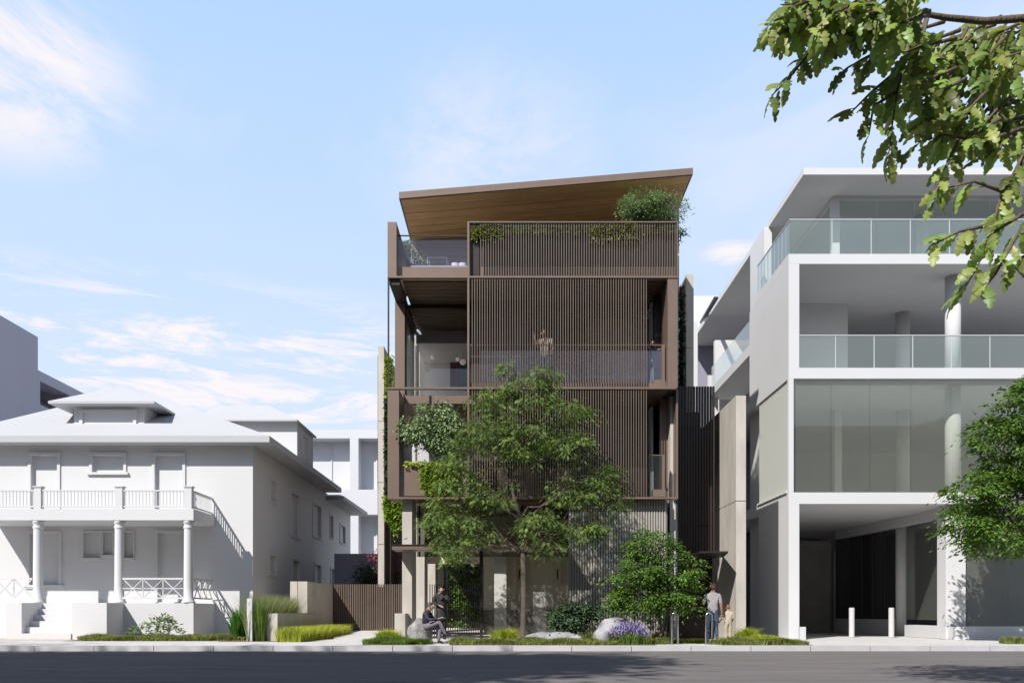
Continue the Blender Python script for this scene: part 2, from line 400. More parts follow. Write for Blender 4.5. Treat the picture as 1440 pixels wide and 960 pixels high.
def boulder(name, c, r, m, label, seed, amp=.28, flatb=.25):
    import bmesh
    bm = bmesh.new(); bmesh.ops.create_icosphere(bm, subdivisions=4, radius=1); g = np.random.default_rng(seed)
    ds = unit(g.normal(size=(16, 3))); am = g.random(16)*.7+.65
    from mathutils import noise
    for v in bm.verts:
        d = v.co.normalized(); k = 1.
        for q, a_ in zip(ds, am):
            dt = d.dot(Vector(q))
            if dt > 0: k = min(k, a_/dt) if dt > .35 else k
        k = max(k, .55)
        k += amp*.4*noise.noise(d*1.8+Vector((seed, 0, 0)))+amp*.15*noise.noise(d*6+Vector((seed, 3, 0)))
        v.co = Vector((d.x*r[0], d.y*r[1], max(d.z*k, -flatb)*r[2]/k*1. if False else d.z*r[2]))*k
        if v.co.z < -flatb*r[2]: v.co.z = -flatb*r[2]
        v.co.z += flatb*r[2]-.05
    me = bpy.data.meshes.new(name); bm.to_mesh(me); bm.free(); me.materials.append(MATS[m]); me.shade_smooth()
    o = link(name, me); o.location = c; return tag(o, label, 'boulder')

# ================================================================== SETTING
GZ = .15; KY = 23.8
mb = MB().add([(-900, -900, -.06), (900, -900, -.06), (900, 1500, -.06), (-900, 1500, -.06)], [(0, 1, 2, 3)]); mb.build('ground', 'earth', kind='structure')
mb = MB().add([(-160, 4.0, 0), (160, 4.0, 0), (160, KY, 0), (-160, KY, 0)], [(0, 1, 2, 3)]); mb.build('road', 'asphalt', kind='structure')
mb = MB().box(-160, 160, KY+.16, 75, -.05, GZ-.012); pave = mb.build('pavement', 'paving', kind='structure')
mb = MB().box(-160, 160, -6, 4.0-.16, -.05, GZ); mb.build('near_pavement', 'paving', kind='structure')
kerb = thing('kerb', None, None, (0, KY, 0)); kerb['kind'] = 'structure'
pitch = 84*KY/F
def kerb_piece(x0, x1, dz=0): return MB().box(x0+.008, x1-.008, 0, .155, -.04, GZ+dz)
first = XX(48, KY)
offs = [(first+i*pitch, KY, 0) for i in range(-8, 26) ]
row('kerb_stone', MB().box(.010, pitch-.010, 0, .16, -.04, GZ+.003), 'kerb', kerb, offs)
part('kerb_run', MB().box(-160, first-8*pitch, KY, KY+.16, -.04, GZ), 'kerb', kerb); part('kerb_run', MB().box(first+26*pitch, 160, KY, KY+.16, -.04, GZ), 'kerb', kerb)
part('kerb_run', MB().box(-160, 160, 3.84, 4.0, -.04, GZ), 'kerb', kerb)
ROOT[pave] = Vector(pave.location)
sl = []
for i in range(-6, 24):
    for j, yy in enumerate((KY+.17, KY+1.95, KY+3.73)):
        sl.append((first+(i-.5*(j % 2))*pitch, yy, 0))
row('paving_slab', MB().box(.008, pitch-.008, .008, 1.77, .1, GZ), 'paving', pave, sl)
dr = MB().hexa([(XX(470, 29.3), 29.3, .1), (XX(590, 29.3), 29.3, .1), (-4.4, 36.2, .1), (-7.7, 36.2, .1)], [(XX(470, 29.3), 29.3, GZ+.004), (XX(590, 29.3), 29.3, GZ+.004), (-4.4, 36.2, .31), (-7.7, 36.2, .31)])
dr.build('driveway', 'paving', kind='structure')
MB().add([(-9.85, 36.3, GZ+.004), (-5.7, 36.3, GZ+.004), (-5.7, 60, GZ+.004), (-9.85, 60, GZ+.004)], [(0, 1, 2, 3)]).build('bounce_cut_sheet', 'earth', kind='structure')  # unseen dark ground sheet, added to cut bounce onto the villa side wall
fc = MB().hexa([(-2.6, 25.7, .1), (-.6, 25.7, .1), (-.9, 36, .1), (-3.3, 36, .1)], [(-2.6, 25.7, GZ+.004), (-.6, 25.7, GZ+.004), (-.9, 36, .42), (-3.3, 36, .42)])
fc.build('entry_path', 'paving', kind='structure')
MB().add([(XX(-60, 29.4), 28.6, GZ+.006), (XX(120, 28.6), 28.6, GZ+.006), (XX(120, 30), 29.1, GZ+.006), (XX(-60, 29.4), 29.1, GZ+.006)], [(0, 1, 2, 3)]).build('gravel_strip', 'gravel', kind='structure')

# ================================================================== LEFT HOUSE (white)
YP, YW = 30.4, 32.6
h = thing('villa', 'white two-storey villa with hipped roof, dormers, columned porch and balcony', 'house', (-15, 36, GZ))
WX0, WX1 = -20.5, -9.9; WT = ZZ(626.5, YW)
fw = [(44, 81, 640, 716), (130, 174, 640, 664), (218, 257, 640, 716), (42, 83, 750, 822), (118, 141, 748, 784), (145, 159, 748, 780), (175, 188, 748, 784), (222, 262, 749, 846)]
holes = [(XX(a, YW), XX(b, YW), ZZ(d, YW), ZZ(c, YW)) for a, b, c, d in fw]
mb = MB(); wall_cells(mb, WX0, WX1, GZ, WT, holes, lambda a, b, c, d: mb.box(a, b, YW, YW+.25, c, d))
part('front_wall', mb, 'clay', h)
def sidehole(x0, x1, yt, yb):
    ya, yb_ = WX1*F/(x0-720), WX1*F/(x1-720); return (ya, yb_, ZZ(yb, ya), ZZ(yt, ya))
sh = [sidehole(*q) for q in [(380, 388, 674, 703), (409, 421, 692, 752), (440, 451, 707, 753), (464, 468, 724, 755), (478, 485, 737, 762), (379, 388, 780, 807), (411, 421, 787, 830), (442, 451, 793, 832), (465, 470, 799, 830), (480, 488, 803, 830)]]
mb = MB(); wall_cells(mb, YW+.25, 52.3, GZ, WT-.01, sh, lambda a, b, c, d: mb.box(WX1-.25, WX1, a, b, c, d)); part('side_wall', mb, 'clay', h)
part('rear_wall', MB().box(WX0, WX1-.25, 52.05, 52.3, GZ, WT-.02), 'clay', h); part('left_wall', MB().box(WX0, WX0+.25, YW+.25, 52.05, GZ, WT-.02), 'clay', h)
for i, (a, b, c, d) in enumerate(holes):
    nm = 'door' if i in (0, 2, 7) else 'window'
    o = part(nm, MB().box(a-.01, b+.01, YW+.12, YW+.16, c-.01, d+.01), 'clay', h)
    tw = .11 if i not in (4, 5, 6) else .045; f = MB(); f.box(a-tw, b+tw, YW-.05, YW-.002, d, d+tw); f.box(a-tw, a, YW-.05, YW-.002, c, d); f.box(b, b+tw, YW-.05, YW-.002, c, d)
    part('frame', f, 'clay', o)
    if nm == 'window': part('sill', MB().box(a-tw-(.08 if tw > .1 else 0), b+tw+(.08 if tw > .1 else 0), YW-.10, YW-.002, c-.09, c), 'clay', o)
for a, b, c, d in sh:
    o = part('window', MB().box(WX1-.14, WX1-.10, a-.01, b+.01, c-.01, d+.01), 'clay', h)
    f = MB(); f.box(WX1+.002, WX1+.035, a-.1, b+.1, d, d+.1); f.box(WX1+.002, WX1+.035, a-.1, a, c, d); f.box(WX1+.002, WX1+.035, b, b+.1, c, d); f.box(WX1+.002, WX1+.06, a-.12, b+.12, c-.07, c)
    part('frame', f, 'clay', o)
# roof
def hip(x0, x1, y0, y1, ze, th, xr0, xr1, yr, zr, mb=None, yr1=None):
    mb = mb or MB(); yr1 = yr if yr1 is None else yr1
    v = [(x0,y0,ze),(x1,y0,ze),(x1,y1,ze),(x0,y1,ze),(x0,y0,ze+th),(x1,y0,ze+th),(x1,y1,ze+th),(x0,y1,ze+th),(xr0,yr,zr),(xr1,yr1,zr)]
    return mb.add(v, [(0,3,2,1),(0,1,5,4),(1,2,6,5),(2,3,7,6),(3,0,4,7),(4,5,9,8),(5,6,9),(6,7,8,9),(7,4,8)])
ez = ZZ(621.3, 31.9)
rf = part('roof', hip(-21.35, -9.07, 31.9, 45.4, ez, .24, -18.0, -16.4, 38.65, 10.97), 'clay_roof', h)
ROOT[rf] = Vector((0, 0, 0))
part('rear_roof', hip(-19.5, -8.95, 45.42, 52.9, ZZ(722, 52.9)-.12, .2, -15.5, -12.9, 49.2, 8.9), 'clay_roof', h)
# front dormer
dn = part('dormer', MB().box(-17.25, -14.48, 33.6, 37.0, 8.0, 9.16), 'clay', rf); 
part('dormer_roof', hip(-17.97, -13.85, 33.05, 38.0, 9.16, .09, -16.0, -15.8, 35.1, 10.38, None, 38.0), 'clay_roof', rf)
f = MB(); a, b, c, d = XX(117, 33.6), XX(188, 33.6), ZZ(597, 33.6), ZZ(580, 33.6)
f.box(a-.13, b+.13, 33.53, 33.598, d, d+.11); f.box(a-.13, a, 33.53, 33.598, c, d); f.box(b, b+.13, 33.53, 33.598, c, d); f.box(a-.2, b+.2, 33.48, 33.598, c-.1, c)
part('dormer_window', f, 'clay', rf)
# side dormer
part('side_dormer', MB().box(-13, -9.14, 36.3, 39.2, 7.6, 9.13), 'clay', rf)
part('side_dormer_roof', hip(-13.6, -9.05, 35.95, 39.5, 9.13, .07, -13.0, -10.74, 37.7, 10.2), 'clay_roof', rf)
f = MB(); f.box(-9.138, -9.09, 37.1, 37.2, 7.9, 8.9); f.box(-9.138, -9.09, 38.2, 38.3, 7.9, 8.9); f.box(-9.138, -9.09, 37.2, 38.2, 8.8, 8.9); part('side_dormer_window', f, 'clay', rf)
# porch + balcony
BX0, BX1 = -19.6, XX(272, YP)
pf = ZZ(847.5, YP)
part('porch_base', MB().box(BX0, BX1, YP, YW-.01, GZ, pf), 'clay', h)
bal = part('balcony', MB().box(BX0, BX1, YP, YW-.01, ZZ(731, YP), ZZ(715, YP)), 'clay', h)
colx = [-19.35, XX(52, YP+.15), XX(166.5, YP+.15), XX(264, YP+.15)]
ch = ZZ(731, YP)-pf
prof = [(.24, 0), (.24, .07), (.20, .09), (.20, .14), (.165, .18), (.165, .6), (.15, ch-.32), (.15, ch-.3), (.175, ch-.27), (.175, ch-.23), (.155, ch-.2), (.16, ch-.12), (.21, ch-.07), (.21, ch)]
row('column', MB().lathe((0, 0, 0), prof, 24), 'clay', h, [(x, YP+.22, pf) for x in colx], True)
rz0, rz1 = ZZ(714.9, YP), ZZ(688, YP)
rail = part('balcony_railing', MB().box(BX0+.1, BX1-.16, YP+.06, YP+.13, rz1-.05, rz1).box(BX0+.1, BX1-.16, YP+.06, YP+.13, rz0+.06, rz0+.11).box(BX1-.15, BX1-.08, YP+.2, YW-.02, rz1-.05, rz1).box(BX1-.15, BX1-.08, YP+.2, YW-.02, rz0+.06, rz0+.11), 'clay', h)
row('railing_post', MB().box(-.125, .125, 0, .22, rz0, rz1+.09).box(-.16, .16, -.03, .25, rz1+.09, rz1+.13), 'clay', rail, [(BX0+.15, YP+.02, 0), (XX(52, YP), YP+.02, 0), (XX(166.5, YP), YP+.02, 0), (XX(264, YP), YP+.02, 0)])
bl = [(x, YP+.095, 0) for x in np.arange(BX0+.3, BX1-.25, .122) if min(abs(x-XX(c, YP)) for c in (52, 166.5, 264)) > .15]
row('baluster', MB().box(-.014, .014, -.014, .014, rz0+.11, rz1-.05), 'clay', rail, [(float(a), b, 0) for a, b, _ in bl])
row('baluster', MB().box(-.014, .014, -.014, .014, rz0+.11, rz1-.05), 'clay', rail, [(BX1-.115, float(y), 0) for y in np.arange(YP+.35, YW-.05, .122)])
def cross_rail(p0, p1, n, z0, z1):
    p0 = Vector(p0); p1 = Vector(p1); mb = MB(); t = .022
    def bar(a, b, r=t): mb.tube([a, b], r, 4)
    for k in range(n):
        a = p0.lerp(p1, k/n); b = p0.lerp(p1, (k+1)/n)
        A0 = Vector((a.x, a.y, z0)); A1 = Vector((a.x, a.y, z1)); B0 = Vector((b.x, b.y, z0)); B1 = Vector((b.x, b.y, z1))
        bar(A0, B1); bar(A1, B0); bar((A0+A1)/2, (B0+B1)/2)
        if k: bar(A0, A1)
    bar(Vector((p0.x, p0.y, z1)), Vector((p1.x, p1.y, z1)), .045); bar(Vector((p0.x, p0.y, z0)), Vector((p1.x, p1.y, z0)), .04)
    return mb
cz0, cz1 = pf+.18, ZZ(813, YP)
part('porch_railing', cross_rail((colx[2]+.16, YP+.15, 0), (colx[3]-.16, YP+.15, 0), 3, cz0, cz1), 'clay', h)
part('porch_railing', cross_rail((colx[0]+.16, YP+.15, 0), (colx[1]-.16, YP+.15, 0), 3, cz0, cz1), 'clay', h)
part('porch_railing', cross_rail((BX1-.1, YP+.35, 0), (BX1-.1, YW-.05, 0), 3, cz0, cz1), 'clay', h)
# steps
sx0 = XX(60, YP); sx1 = XX(127, YP); nst = 6; rise = (pf-GZ)/nst
for k in range(nst-1):
    part('step', MB().box(sx0, sx1, YP-(nst-1-k)*.27, YP-.002 if k == nst-2 else YP-(nst-2-k)*.27-.002, GZ, GZ+(k+1)*rise) if False else MB().box(sx0, sx1, YP-(nst-1-k)*.27, YP-.003, GZ+k*rise+(.002 if k else 0), GZ+(k+1)*rise), 'clay', h)
part('stair_wall', MB().box(sx1+.003, XX(150, 29.1), 29.1, YP-.003, GZ, pf-.003), 'clay', h)
part('stair_wall', MB().box(sx0-.55, sx0-.003, 29.1, YP-.003, GZ, pf-.003), 'clay', h)

# ================================================================== FAR LEFT GREY BUILDING
g = thing('grey_building', 'plain grey-violet flat-roofed block rising behind the villa at the left edge', 'building', (-30, 46, 0))
part('tower_wall', MB().box(-36, -24, 34, 43.2, 0, ZZ(443, 40)), 'block_grey', g)
zt = ZZ(520, 43.2)
mb = MB(); wall_cells(mb, 43.21, 56, 0, zt, [(43.4, 46.3, ZZ(585, 46), ZZ(537, 43.6)), (47.0, 50, ZZ(590, 47), ZZ(556, 47.2))], lambda a, b, c, d: mb.box(-25, -24, a, b, c, d))
part('wing_wall', mb, 'block_grey', g); part('wing_back', MB().box(-36, -26.5, 43.21, 56, 0, zt-.4), 'block_grey', g); part('wing_roof', MB().box(-36, -25.002, 43.21, 56, zt-.35, zt-.002), 'block_grey', g)

# ================================================================== BACKGROUND WHITE BUILDINGS
YB = 62
g = thing('white_block', 'white flat-roofed block with deep square recesses between villa and dark building', 'building', (-12, YB, 0))
hs = [(XX(a, YB), XX(b, YB), ZZ(d, YB), ZZ(c, YB)) for a, b, c, d in [(380, 492, 616, 688), (504, 560, 616, 688), (380, 492, 723, 790), (504, 560, 723, 790)]]
mb = MB(); wall_cells(mb, XX(360, YB), XX(580, YB), 0, ZZ(604, YB), hs, lambda a, b, c, d: mb.box(a, b, YB, YB+1.3, c, d)); part('front_wall', mb, 'clay_far', g)
part('recess_wall', MB().box(XX(360, YB), XX(580, YB), YB+1.302, YB+12, 0, ZZ(604, YB)-.01), 'clay_far', g)
row('window', MB().box(0, .1, -.02, .02, 0, 3.5), 'clay_far', g, [(XX(x, YB), YB+1.25, z) for x in (460, 525) for z in (ZZ(688, YB), ZZ(790, YB))])
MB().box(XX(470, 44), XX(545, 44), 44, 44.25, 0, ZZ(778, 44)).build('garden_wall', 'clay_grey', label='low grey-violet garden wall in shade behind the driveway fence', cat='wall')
g = thing('rear_white_building', 'white building corner with dark parapet cap seen between dark house and white offices', 'building', (13, 52, 0))
part('wall', MB().box(XX(975.5, 50), XX(1010, 50), 50, 60, 0, ZZ(416, 50)), 'clay_far', g)

# ================================================================== MAIN DARK BUILDING
Y0 = 27.0
M = thing('slatted_house', 'dark bronze four-storey house with vertical slat screens and sloping timber roof', 'building', (.6, 34, GZ))
XL, XR = XX(545, Y0), XX(955, Y0)
# floor levels: top surfaces
L4 = ZZ(377, 27.3); L3 = 8.36; L2 = ZZ(690, 27.3); 
zb4, zb3, zb2 = ZZ(390, Y0), ZZ(545.5, Y0), ZZ(700, Y0)
# slabs
part('floor_slab', MB().box(XX(566, 27.2), XX(953, 27.2), 27.2, 50, zb4, L4), 'bronze', M)
part('floor_slab', MB().box(XX(562, 28.7), 4.92, 28.7, 50, L3-.27, L3).box(XX(660, 27.1), 4.92, 27.12, 28.698, L3-.27, L3), 'bronze', M)
part('floor_slab', MB().box(XX(562, 27.2), 4.92, 27.2, 50, zb2, L2-.25), 'bronze', M)
part('terrace_paving', MB().box(XX(579, 27.3), XX(657, 27.3), 27.26, 30.6, L4+.002, L4+.07), 'stone_white', M)
# timber ceilings: boards
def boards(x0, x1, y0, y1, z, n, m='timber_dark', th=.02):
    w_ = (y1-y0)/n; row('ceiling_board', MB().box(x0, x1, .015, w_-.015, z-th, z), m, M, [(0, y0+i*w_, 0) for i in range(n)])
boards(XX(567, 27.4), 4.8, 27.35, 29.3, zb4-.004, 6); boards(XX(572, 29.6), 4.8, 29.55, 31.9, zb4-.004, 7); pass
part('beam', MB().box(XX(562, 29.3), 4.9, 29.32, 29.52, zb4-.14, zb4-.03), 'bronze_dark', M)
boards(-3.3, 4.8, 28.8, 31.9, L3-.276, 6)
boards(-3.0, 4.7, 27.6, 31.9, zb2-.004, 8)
# fins and posts (front plane)
part('fin', MB().box(XL, XX(557.5, Y0), Y0, 29.6, ZZ(388.3, Y0), ZZ(312, Y0)), 'bronze', M)
part('corner_post', MB().box(XL, XX(547.2, Y0), Y0, Y0+.06, zb3+.03, ZZ(391, Y0)), 'bronze_dark', M)
part('fin', MB().box(XL, XX(561, Y0), Y0, 28.3, zb2+.03, zb3-.03), 'bronze', M)
part('column', MB().box(XL+.0, XX(569, 28.7), 28.7, 29.3, L3, zb4-.01), 'bronze', M)
part('side_beam', MB().box(XL+.05, XX(562, 27.05), 27.08, 32, ZZ(399, Y0), zb4-.03), 'bronze_dark', M)
part('side_beam', MB().box(XL+.02, XX(560, 27.05), 28.305, 32, L3-.26, L3-.02), 'bronze', M)
part('fin', MB().box(XX(939, Y0), XX(953, Y0), Y0, 28.2, zb3+.03, zb4-.03), 'bronze', M)
part('fin', MB().box(XX(953.3, Y0), XX(956, Y0), 27.3, 29.5, zb2, ZZ(312, Y0)), 'bronze', M)
part('edge_bar', MB().box(XL, XR-.02, Y0-.03, Y0+.12, ZZ(391, Y0), ZZ(388.4, Y0)), 'bronze', M)
part('edge_bar', MB().box(XL+.0, XX(951, Y0), Y0-.03, Y0+.12, ZZ(547, Y0), ZZ(544.4, Y0)), 'bronze', M)
part('edge_bar', MB().box(XL, XX(953, Y0), Y0-.03, Y0+.25, ZZ(701.3, Y0), ZZ(698.6, Y0)), 'bronze', M)
# screens
scr = part('screen_frame', MB().box(XX(657.2, Y0), XX(660, Y0), Y0-.03, Y0+.1, ZZ(544.3, Y0), ZZ(391.2, Y0)).box(XX(657.2, Y0), XX(660, Y0), Y0-.03, Y0+.1, ZZ(388.2, Y0), ZZ(312, Y0)).box(XX(657.2, Y0), XX(660, Y0), Y0-.03, Y0+.1, ZZ(698.4, Y0), ZZ(547.3, Y0))
    .box(XX(660, Y0)+.002, XX(953, Y0), Y0-.03, Y0+.12, ZZ(313.6, Y0), ZZ(311.8, Y0)).box(XX(951.5, Y0), XX(953, Y0), Y0-.03, Y0+.1, ZZ(388, Y0), ZZ(313.8, Y0)), 'bronze', M)
part('screen_head', MB().box(XX(661, Y0), XX(951, Y0), Y0+.03, Y0+.10, ZZ(318.5, Y0), ZZ(313.8, Y0)), 'bronze_dark', M)
sp = 3.55*Y0/F
def slats(x0, x1, yt, yb, ph=0.):
    xs = np.arange(XX(x0, Y0)+ph, XX(x1, Y0), sp)
    offs = [(float(x), Y0, 0) for x in xs]
    row('screen_slat', MB().box(-.0125, .0125, .0, .045, ZZ(yb, Y0), ZZ(yt, Y0)), 'slat', scr, offs)
    return len(offs)
ns = slats(676, 951, 313.8, 388.2)+slats(664, 912.5, 391.3, 544.2)+slats(664, 912.5, 547.3, 698.3)
# rooftop planter behind screen
pz = ZZ(318, 27.3)
part('planter_box', MB().box(XX(662, 27.2), XX(951, 27.2), 27.2, 28.1, L4, pz-.25), 'bronze_dark', M)
part('parapet', MB().box(XX(661, 27.1), XX(674, 27.1), 27.14, 28.0, ZZ(388, 27.1), ZZ(340, 27.1)), 'bronze_dark', M)
# roof (tilted along X)
RY = 27.6
def roofz(x, top=True):
    t = (x-XX(561, RY))/(XX(974, RY)-XX(561, RY)); return ZZ(270, RY)+(ZZ(236, RY)-ZZ(270, RY))*t-(0 if top else .21)
x0, x1 = XX(561, RY), XX(974.5, RY)
b_ = [(x0, RY, roofz(x0, False)), (x1, RY, roofz(x1, False)), (x1, 40, roofz(x1, False)), (x0, 40, roofz(x0, False))]
t_ = [(x0, RY, roofz(x0)), (x1, RY, roofz(x1)), (x1, 40, roofz(x1)), (x0, 40, roofz(x0))]
roof = part('roof', MB().hexa(b_, t_), 'bronze', M)
nb = 17; bw = (36-RY-.12)/nb; bm_ = MB(); a, b = x0+.06, x1-.06
bm_.hexa([(a, .014, roofz(a, False)-.026), (b, .014, roofz(b, False)-.026), (b, bw-.014, roofz(b, False)-.026), (a, bw-.014, roofz(a, False)-.026)],
         [(a, .008, roofz(a, False)-.004), (b, .008, roofz(b, False)-.004), (b, bw-.014, roofz(b, False)-.004), (a, bw-.014, roofz(a, False)-.004)])
row('soffit_board', bm_, 'timber', roof, [(0, RY+.06+i*bw, (.004 if i % 3 == 1 else 0)) for i in range(nb)])
# penthouse wall with horizontal boards
PWY = 30.7; zw0, zw1 = L4, roofz(XX(590, PWY), False)-.03
pw = part('penthouse_wall', MB().hexa([(XX(577, PWY), PWY, zw0), (5.1, PWY, zw0), (5.1, 34, zw0), (XX(577, PWY), 34, zw0)], [(XX(577, PWY), PWY, roofz(XX(577, PWY), False)-.03), (5.1, PWY, roofz(5.1, False)-.03), (5.1, 34, roofz(5.1, False)-.03), (XX(577, PWY), 34, roofz(XX(577, PWY), False)-.03)]), 'siding', M)
nsb = 8; sh_ = (zw1-zw0)/nsb
row('wall_board', MB().box(XX(590, PWY), XX(657, PWY)+2, PWY-.03, PWY-.003, .008, sh_-.008), 'siding', pw, [(0, 0, zw0+i*sh_) for i in range(nsb)])
part('stair_core', MB().box(XX(941, 29.2), XX(955, 29.2), 29.2, 30.6, L4, ZZ(267, 29.2)), 'concrete', M)
# terrace balustrade
part('balustrade_glass', MB().box(XX(559, 27.25), XX(657, 27.25), 27.22, 27.235, ZZ(377, 27.25), ZZ(338, 27.25)), 'glass_terrace', M)
part('handrail', MB().box(XX(558, 27.2), XX(657, 27.2), 27.2, 27.24, ZZ(331.8, 27.2), ZZ(330.4, 27.2)), 'bronze_dark', M)
part('terrace_screen', MB().box(XX(556, 29.65), XX(577, 29.65), 29.65, 29.75, L4, ZZ(345, 29.7)), 'bronze_dark', M)
# level 3 glazing + interior (left bay)
GY = 32.0
gl = part('glazing', MB().box(XX(583, GY), 4.7, GY, GY+.02, L3, zb4-.03), 'glass_window', M)
part('window_mullion', MB().box(XX(578.5, GY), XX(582.5, GY), GY-.05, GY+.08, L3, zb4-.05), 'white_paint', M)
row('window_mullion', MB().box(-.025, .025, GY-.04, GY+.06, L3, zb4-.05), 'bronze_dark', M, [(XX(660, GY), 0, 0), (XX(743, GY), 0, 0), (XX(800, GY), 0, 0), (XX(860, GY), 0, 0), (XX(905, GY), 0, 0)])
part('side_glass', MB().box(-3.76, -3.74, 29.35, GY-.02, L3, zb4-.05), 'glass_side', M)
part('curtain', MB().box(XX(584, 32.3), XX(589, 32.3), 32.3, 32.36, L3, zb4-.5), 'curtain', M)
part('room_wall', MB().box(-3.95, 4.71, 34.6, 34.8, L3, zb4-.05), 'interior_wall', M)
part('room_wall', MB().box(4.72, 4.8, 29.0, 34.59, L3, zb4-.05), 'interior_wall', M)
part('bulkhead', MB().box(-3.6, 4.7, GY+.03, GY+.25, zb4-.5, zb4-.03), 'interior_wall', M)
part('room_ceiling', MB().box(-3.6, 4.7, GY+.252, 34.59, zb4-.5, zb4-.45), 'interior_wall', M)
part('side_diffuser', MB().box(-3.77, -3.745, GY-.019, 34.6, L3, zb4-.03), 'diffuser', M)  # translucent panel added to spread soft sunlight into the room
part('room_wall', MB().box(-3.8, 4.71, 35.6, 35.8, L2-.2, L3-.3), 'interior_wall', M)
part('room_wall', MB().box(4.72, 4.8, 29.0, 35.59, L2-.2, L3-.3), 'interior_wall', M)
part('panel_wall', MB().box(XX(662, 28.9), XX(742, 28.9), 28.9, 29.0, L3, zb4-.03), 'bronze_dark', M)
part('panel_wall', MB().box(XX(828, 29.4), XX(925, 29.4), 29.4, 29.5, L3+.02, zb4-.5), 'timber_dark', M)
part('panel_wall', MB().box(XX(920, 28.4), XX(940, 28.4), 28.4, 28.5, L3, zb4-.03), 'bronze_dark', M)
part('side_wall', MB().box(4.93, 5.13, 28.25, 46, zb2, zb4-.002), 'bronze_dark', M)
part('balustrade_glass', MB().box(XX(675, 27.3), XX(931, 27.3), 27.3, 27.315, L3+.002, ZZ(493, 27.3)), 'glass_dusk', M)
part('balustrade_post', MB().box(XX(930.5, 27.3), XX(935, 27.3), 27.3, 27.5, ZZ(534, 27.3), ZZ(484, 27.3)), 'bronze', M)
part('handrail', MB().box(XX(661, 27.3), XX(930, 27.3), 27.31, 27.35, ZZ(485.4, 27.3), ZZ(484.2, 27.3)), 'bronze', M)
part('upstand', MB().box(XX(919, 27.3), XX(935.5, 27.3), 27.28, 27.6, L3+.003, ZZ(534, 27.3)-.002), 'bronze', M)
# level 2
part('planter_box', MB().box(XX(568.5, 27.2), XX(657, 27.2), 27.2, 28.2, ZZ(697, 27.2), ZZ(654, 27.2)), 'bronze', M)
part('planter_box', MB().box(XX(660, 27.2), XX(700, 27.2), 27.2, 27.9, ZZ(697, 27.2), ZZ(660, 27.2)), 'bronze_dark', M)
part('glazing', MB().box(XX(585, GY), 4.7, GY, GY+.02, L2-.2, L3-.3), 'glass_window', M)
part('window_mullion', MB().box(XX(579.5, 31), XX(584, 31), 31, 31.12, L2-.2, L3-.3), 'white_paint', M)
part('panel_wall', MB().box(XX(665, 28.9), XX(912, 28.9), 28.9, 29.0, L2-.2, L3-.3), 'bronze_dark', M)  # dark sheet added behind the slats so the gaps look shaded
part('floor_finish', MB().box(XX(662, 27.3), XX(935, 27.3), 27.32, 31.9, L3+.001, L3+.012), 'bronze_dark', M)
part('interior_partition', MB().box(XX(587, 33), XX(657, 33), 33, 33.1, L2-.2, L3-.3), 'interior_wall', M)
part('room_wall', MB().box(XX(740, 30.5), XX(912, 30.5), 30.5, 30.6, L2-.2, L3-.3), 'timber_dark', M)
part('side_panel', MB().box(XX(928, 28.2), XX(942, 28.2), 28.2, 28.3, zb2, zb3-.03), 'bronze', M)
part('left_wall', MB().box(-3.93, -3.80, 34.82, 50, zb2, zb4-.06), 'bronze', M)
part('concrete_pier', MB().box(XX(942.5, 27.8), XX(950, 27.8), 27.8, 28.2, GZ, zb3-.05), 'concrete', M)
part('balustrade_glass', MB().box(XX(913, 27.3), XX(931, 27.3), 27.3, 27.315, L2-.2, ZZ(640, 27.3)), 'glass_clear', M)
part('balustrade_post', MB().box(XX(931, 27.3), XX(935, 27.3), 27.3, 27.5, ZZ(688, 27.3), ZZ(639, 27.3)), 'bronze', M)
part('handrail', MB().box(XX(913, 27.3), XX(930.8, 27.3), 27.31, 27.35, ZZ(640.2, 27.3), ZZ(639, 27.3)), 'bronze', M)
part('upstand', MB().box(XX(918, 27.28), XX(936, 27.28), 27.26, 27.6, ZZ(698, 27.28), ZZ(688, 27.28)), 'bronze', M)
# ground floor
PX0, PX1 = XX(565.5, 27.3), XX(579.3, 27.3)
row('pillar', MB().box(PX0, PX1, 0, 1.2, GZ, zb2-.03), 'concrete', M, [(0, y, 0) for y in (27.3, 31.2, 35.6, 40.0)])
part('garden_wall_end', MB().box(-3.1, -2.9, 41.3, 46, GZ, 3.6), 'concrete', M)
cn = part('canopy', MB().box(XX(551, 26.2), XX(800, 26.2), 26.2, 27.27, ZZ(772, 26.2), ZZ(766.3, 26.2)), 'bronze', M)
part('canopy_cap', MB().box(XX(550.6, 26.18), XX(800.4, 26.18), 26.17, 27.28, ZZ(766.2, 26.18), ZZ(765, 26.18)), 'bronze_dark', M)
part('upper_glazing', MB().box(XX(586, 28.6), XX(799, 28.6), 28.6, 28.65, ZZ(770, 28.6)-.3, zb2-.03), 'glass_dark', M)
row('upper_mullion', MB().box(-.03, .03, 28.55, 28.6, ZZ(770, 28.6)-.3, zb2-.03), 'bronze_dark', M, [(XX(x, 28.6), 0, 0) for x in (590, 632, 676, 735, 798)])
part('back_panel', MB().box(XX(600, 32), XX(800, 32), 32, 32.1, 2.9, zb2-.03), 'interior_warm', M)
part('door_post', MB().box(XX(674.5, 26.9), XX(679, 26.9), 26.9, 27.1, .2, ZZ(772.3, 26.9)), 'bronze_dark', M)
gy = 27.15; gz0, gz1 = .2, ZZ(773, gy)
for a, b in ((680, 731.5), (732.2, 778), (778.6, 799)):
    part('glass_panel', MB().box(XX(a, gy), XX(b, gy), gy, gy+.02, gz0, gz1), 'glass_lobby', M)
part('glass_edge', MB().box(XX(777.6, gy), XX(778.6, gy), gy-.03, gy+.05, gz0, gz1), 'glass_rail', M)
row('door_handle', MB().box(0, .045, gy-.06, gy-.02, ZZ(814, gy), ZZ(800, gy)), 'black', M, [(XX(729.5, gy), 0, 0), (XX(735, gy), 0, 0), (XX(783, gy), 0, 0)])
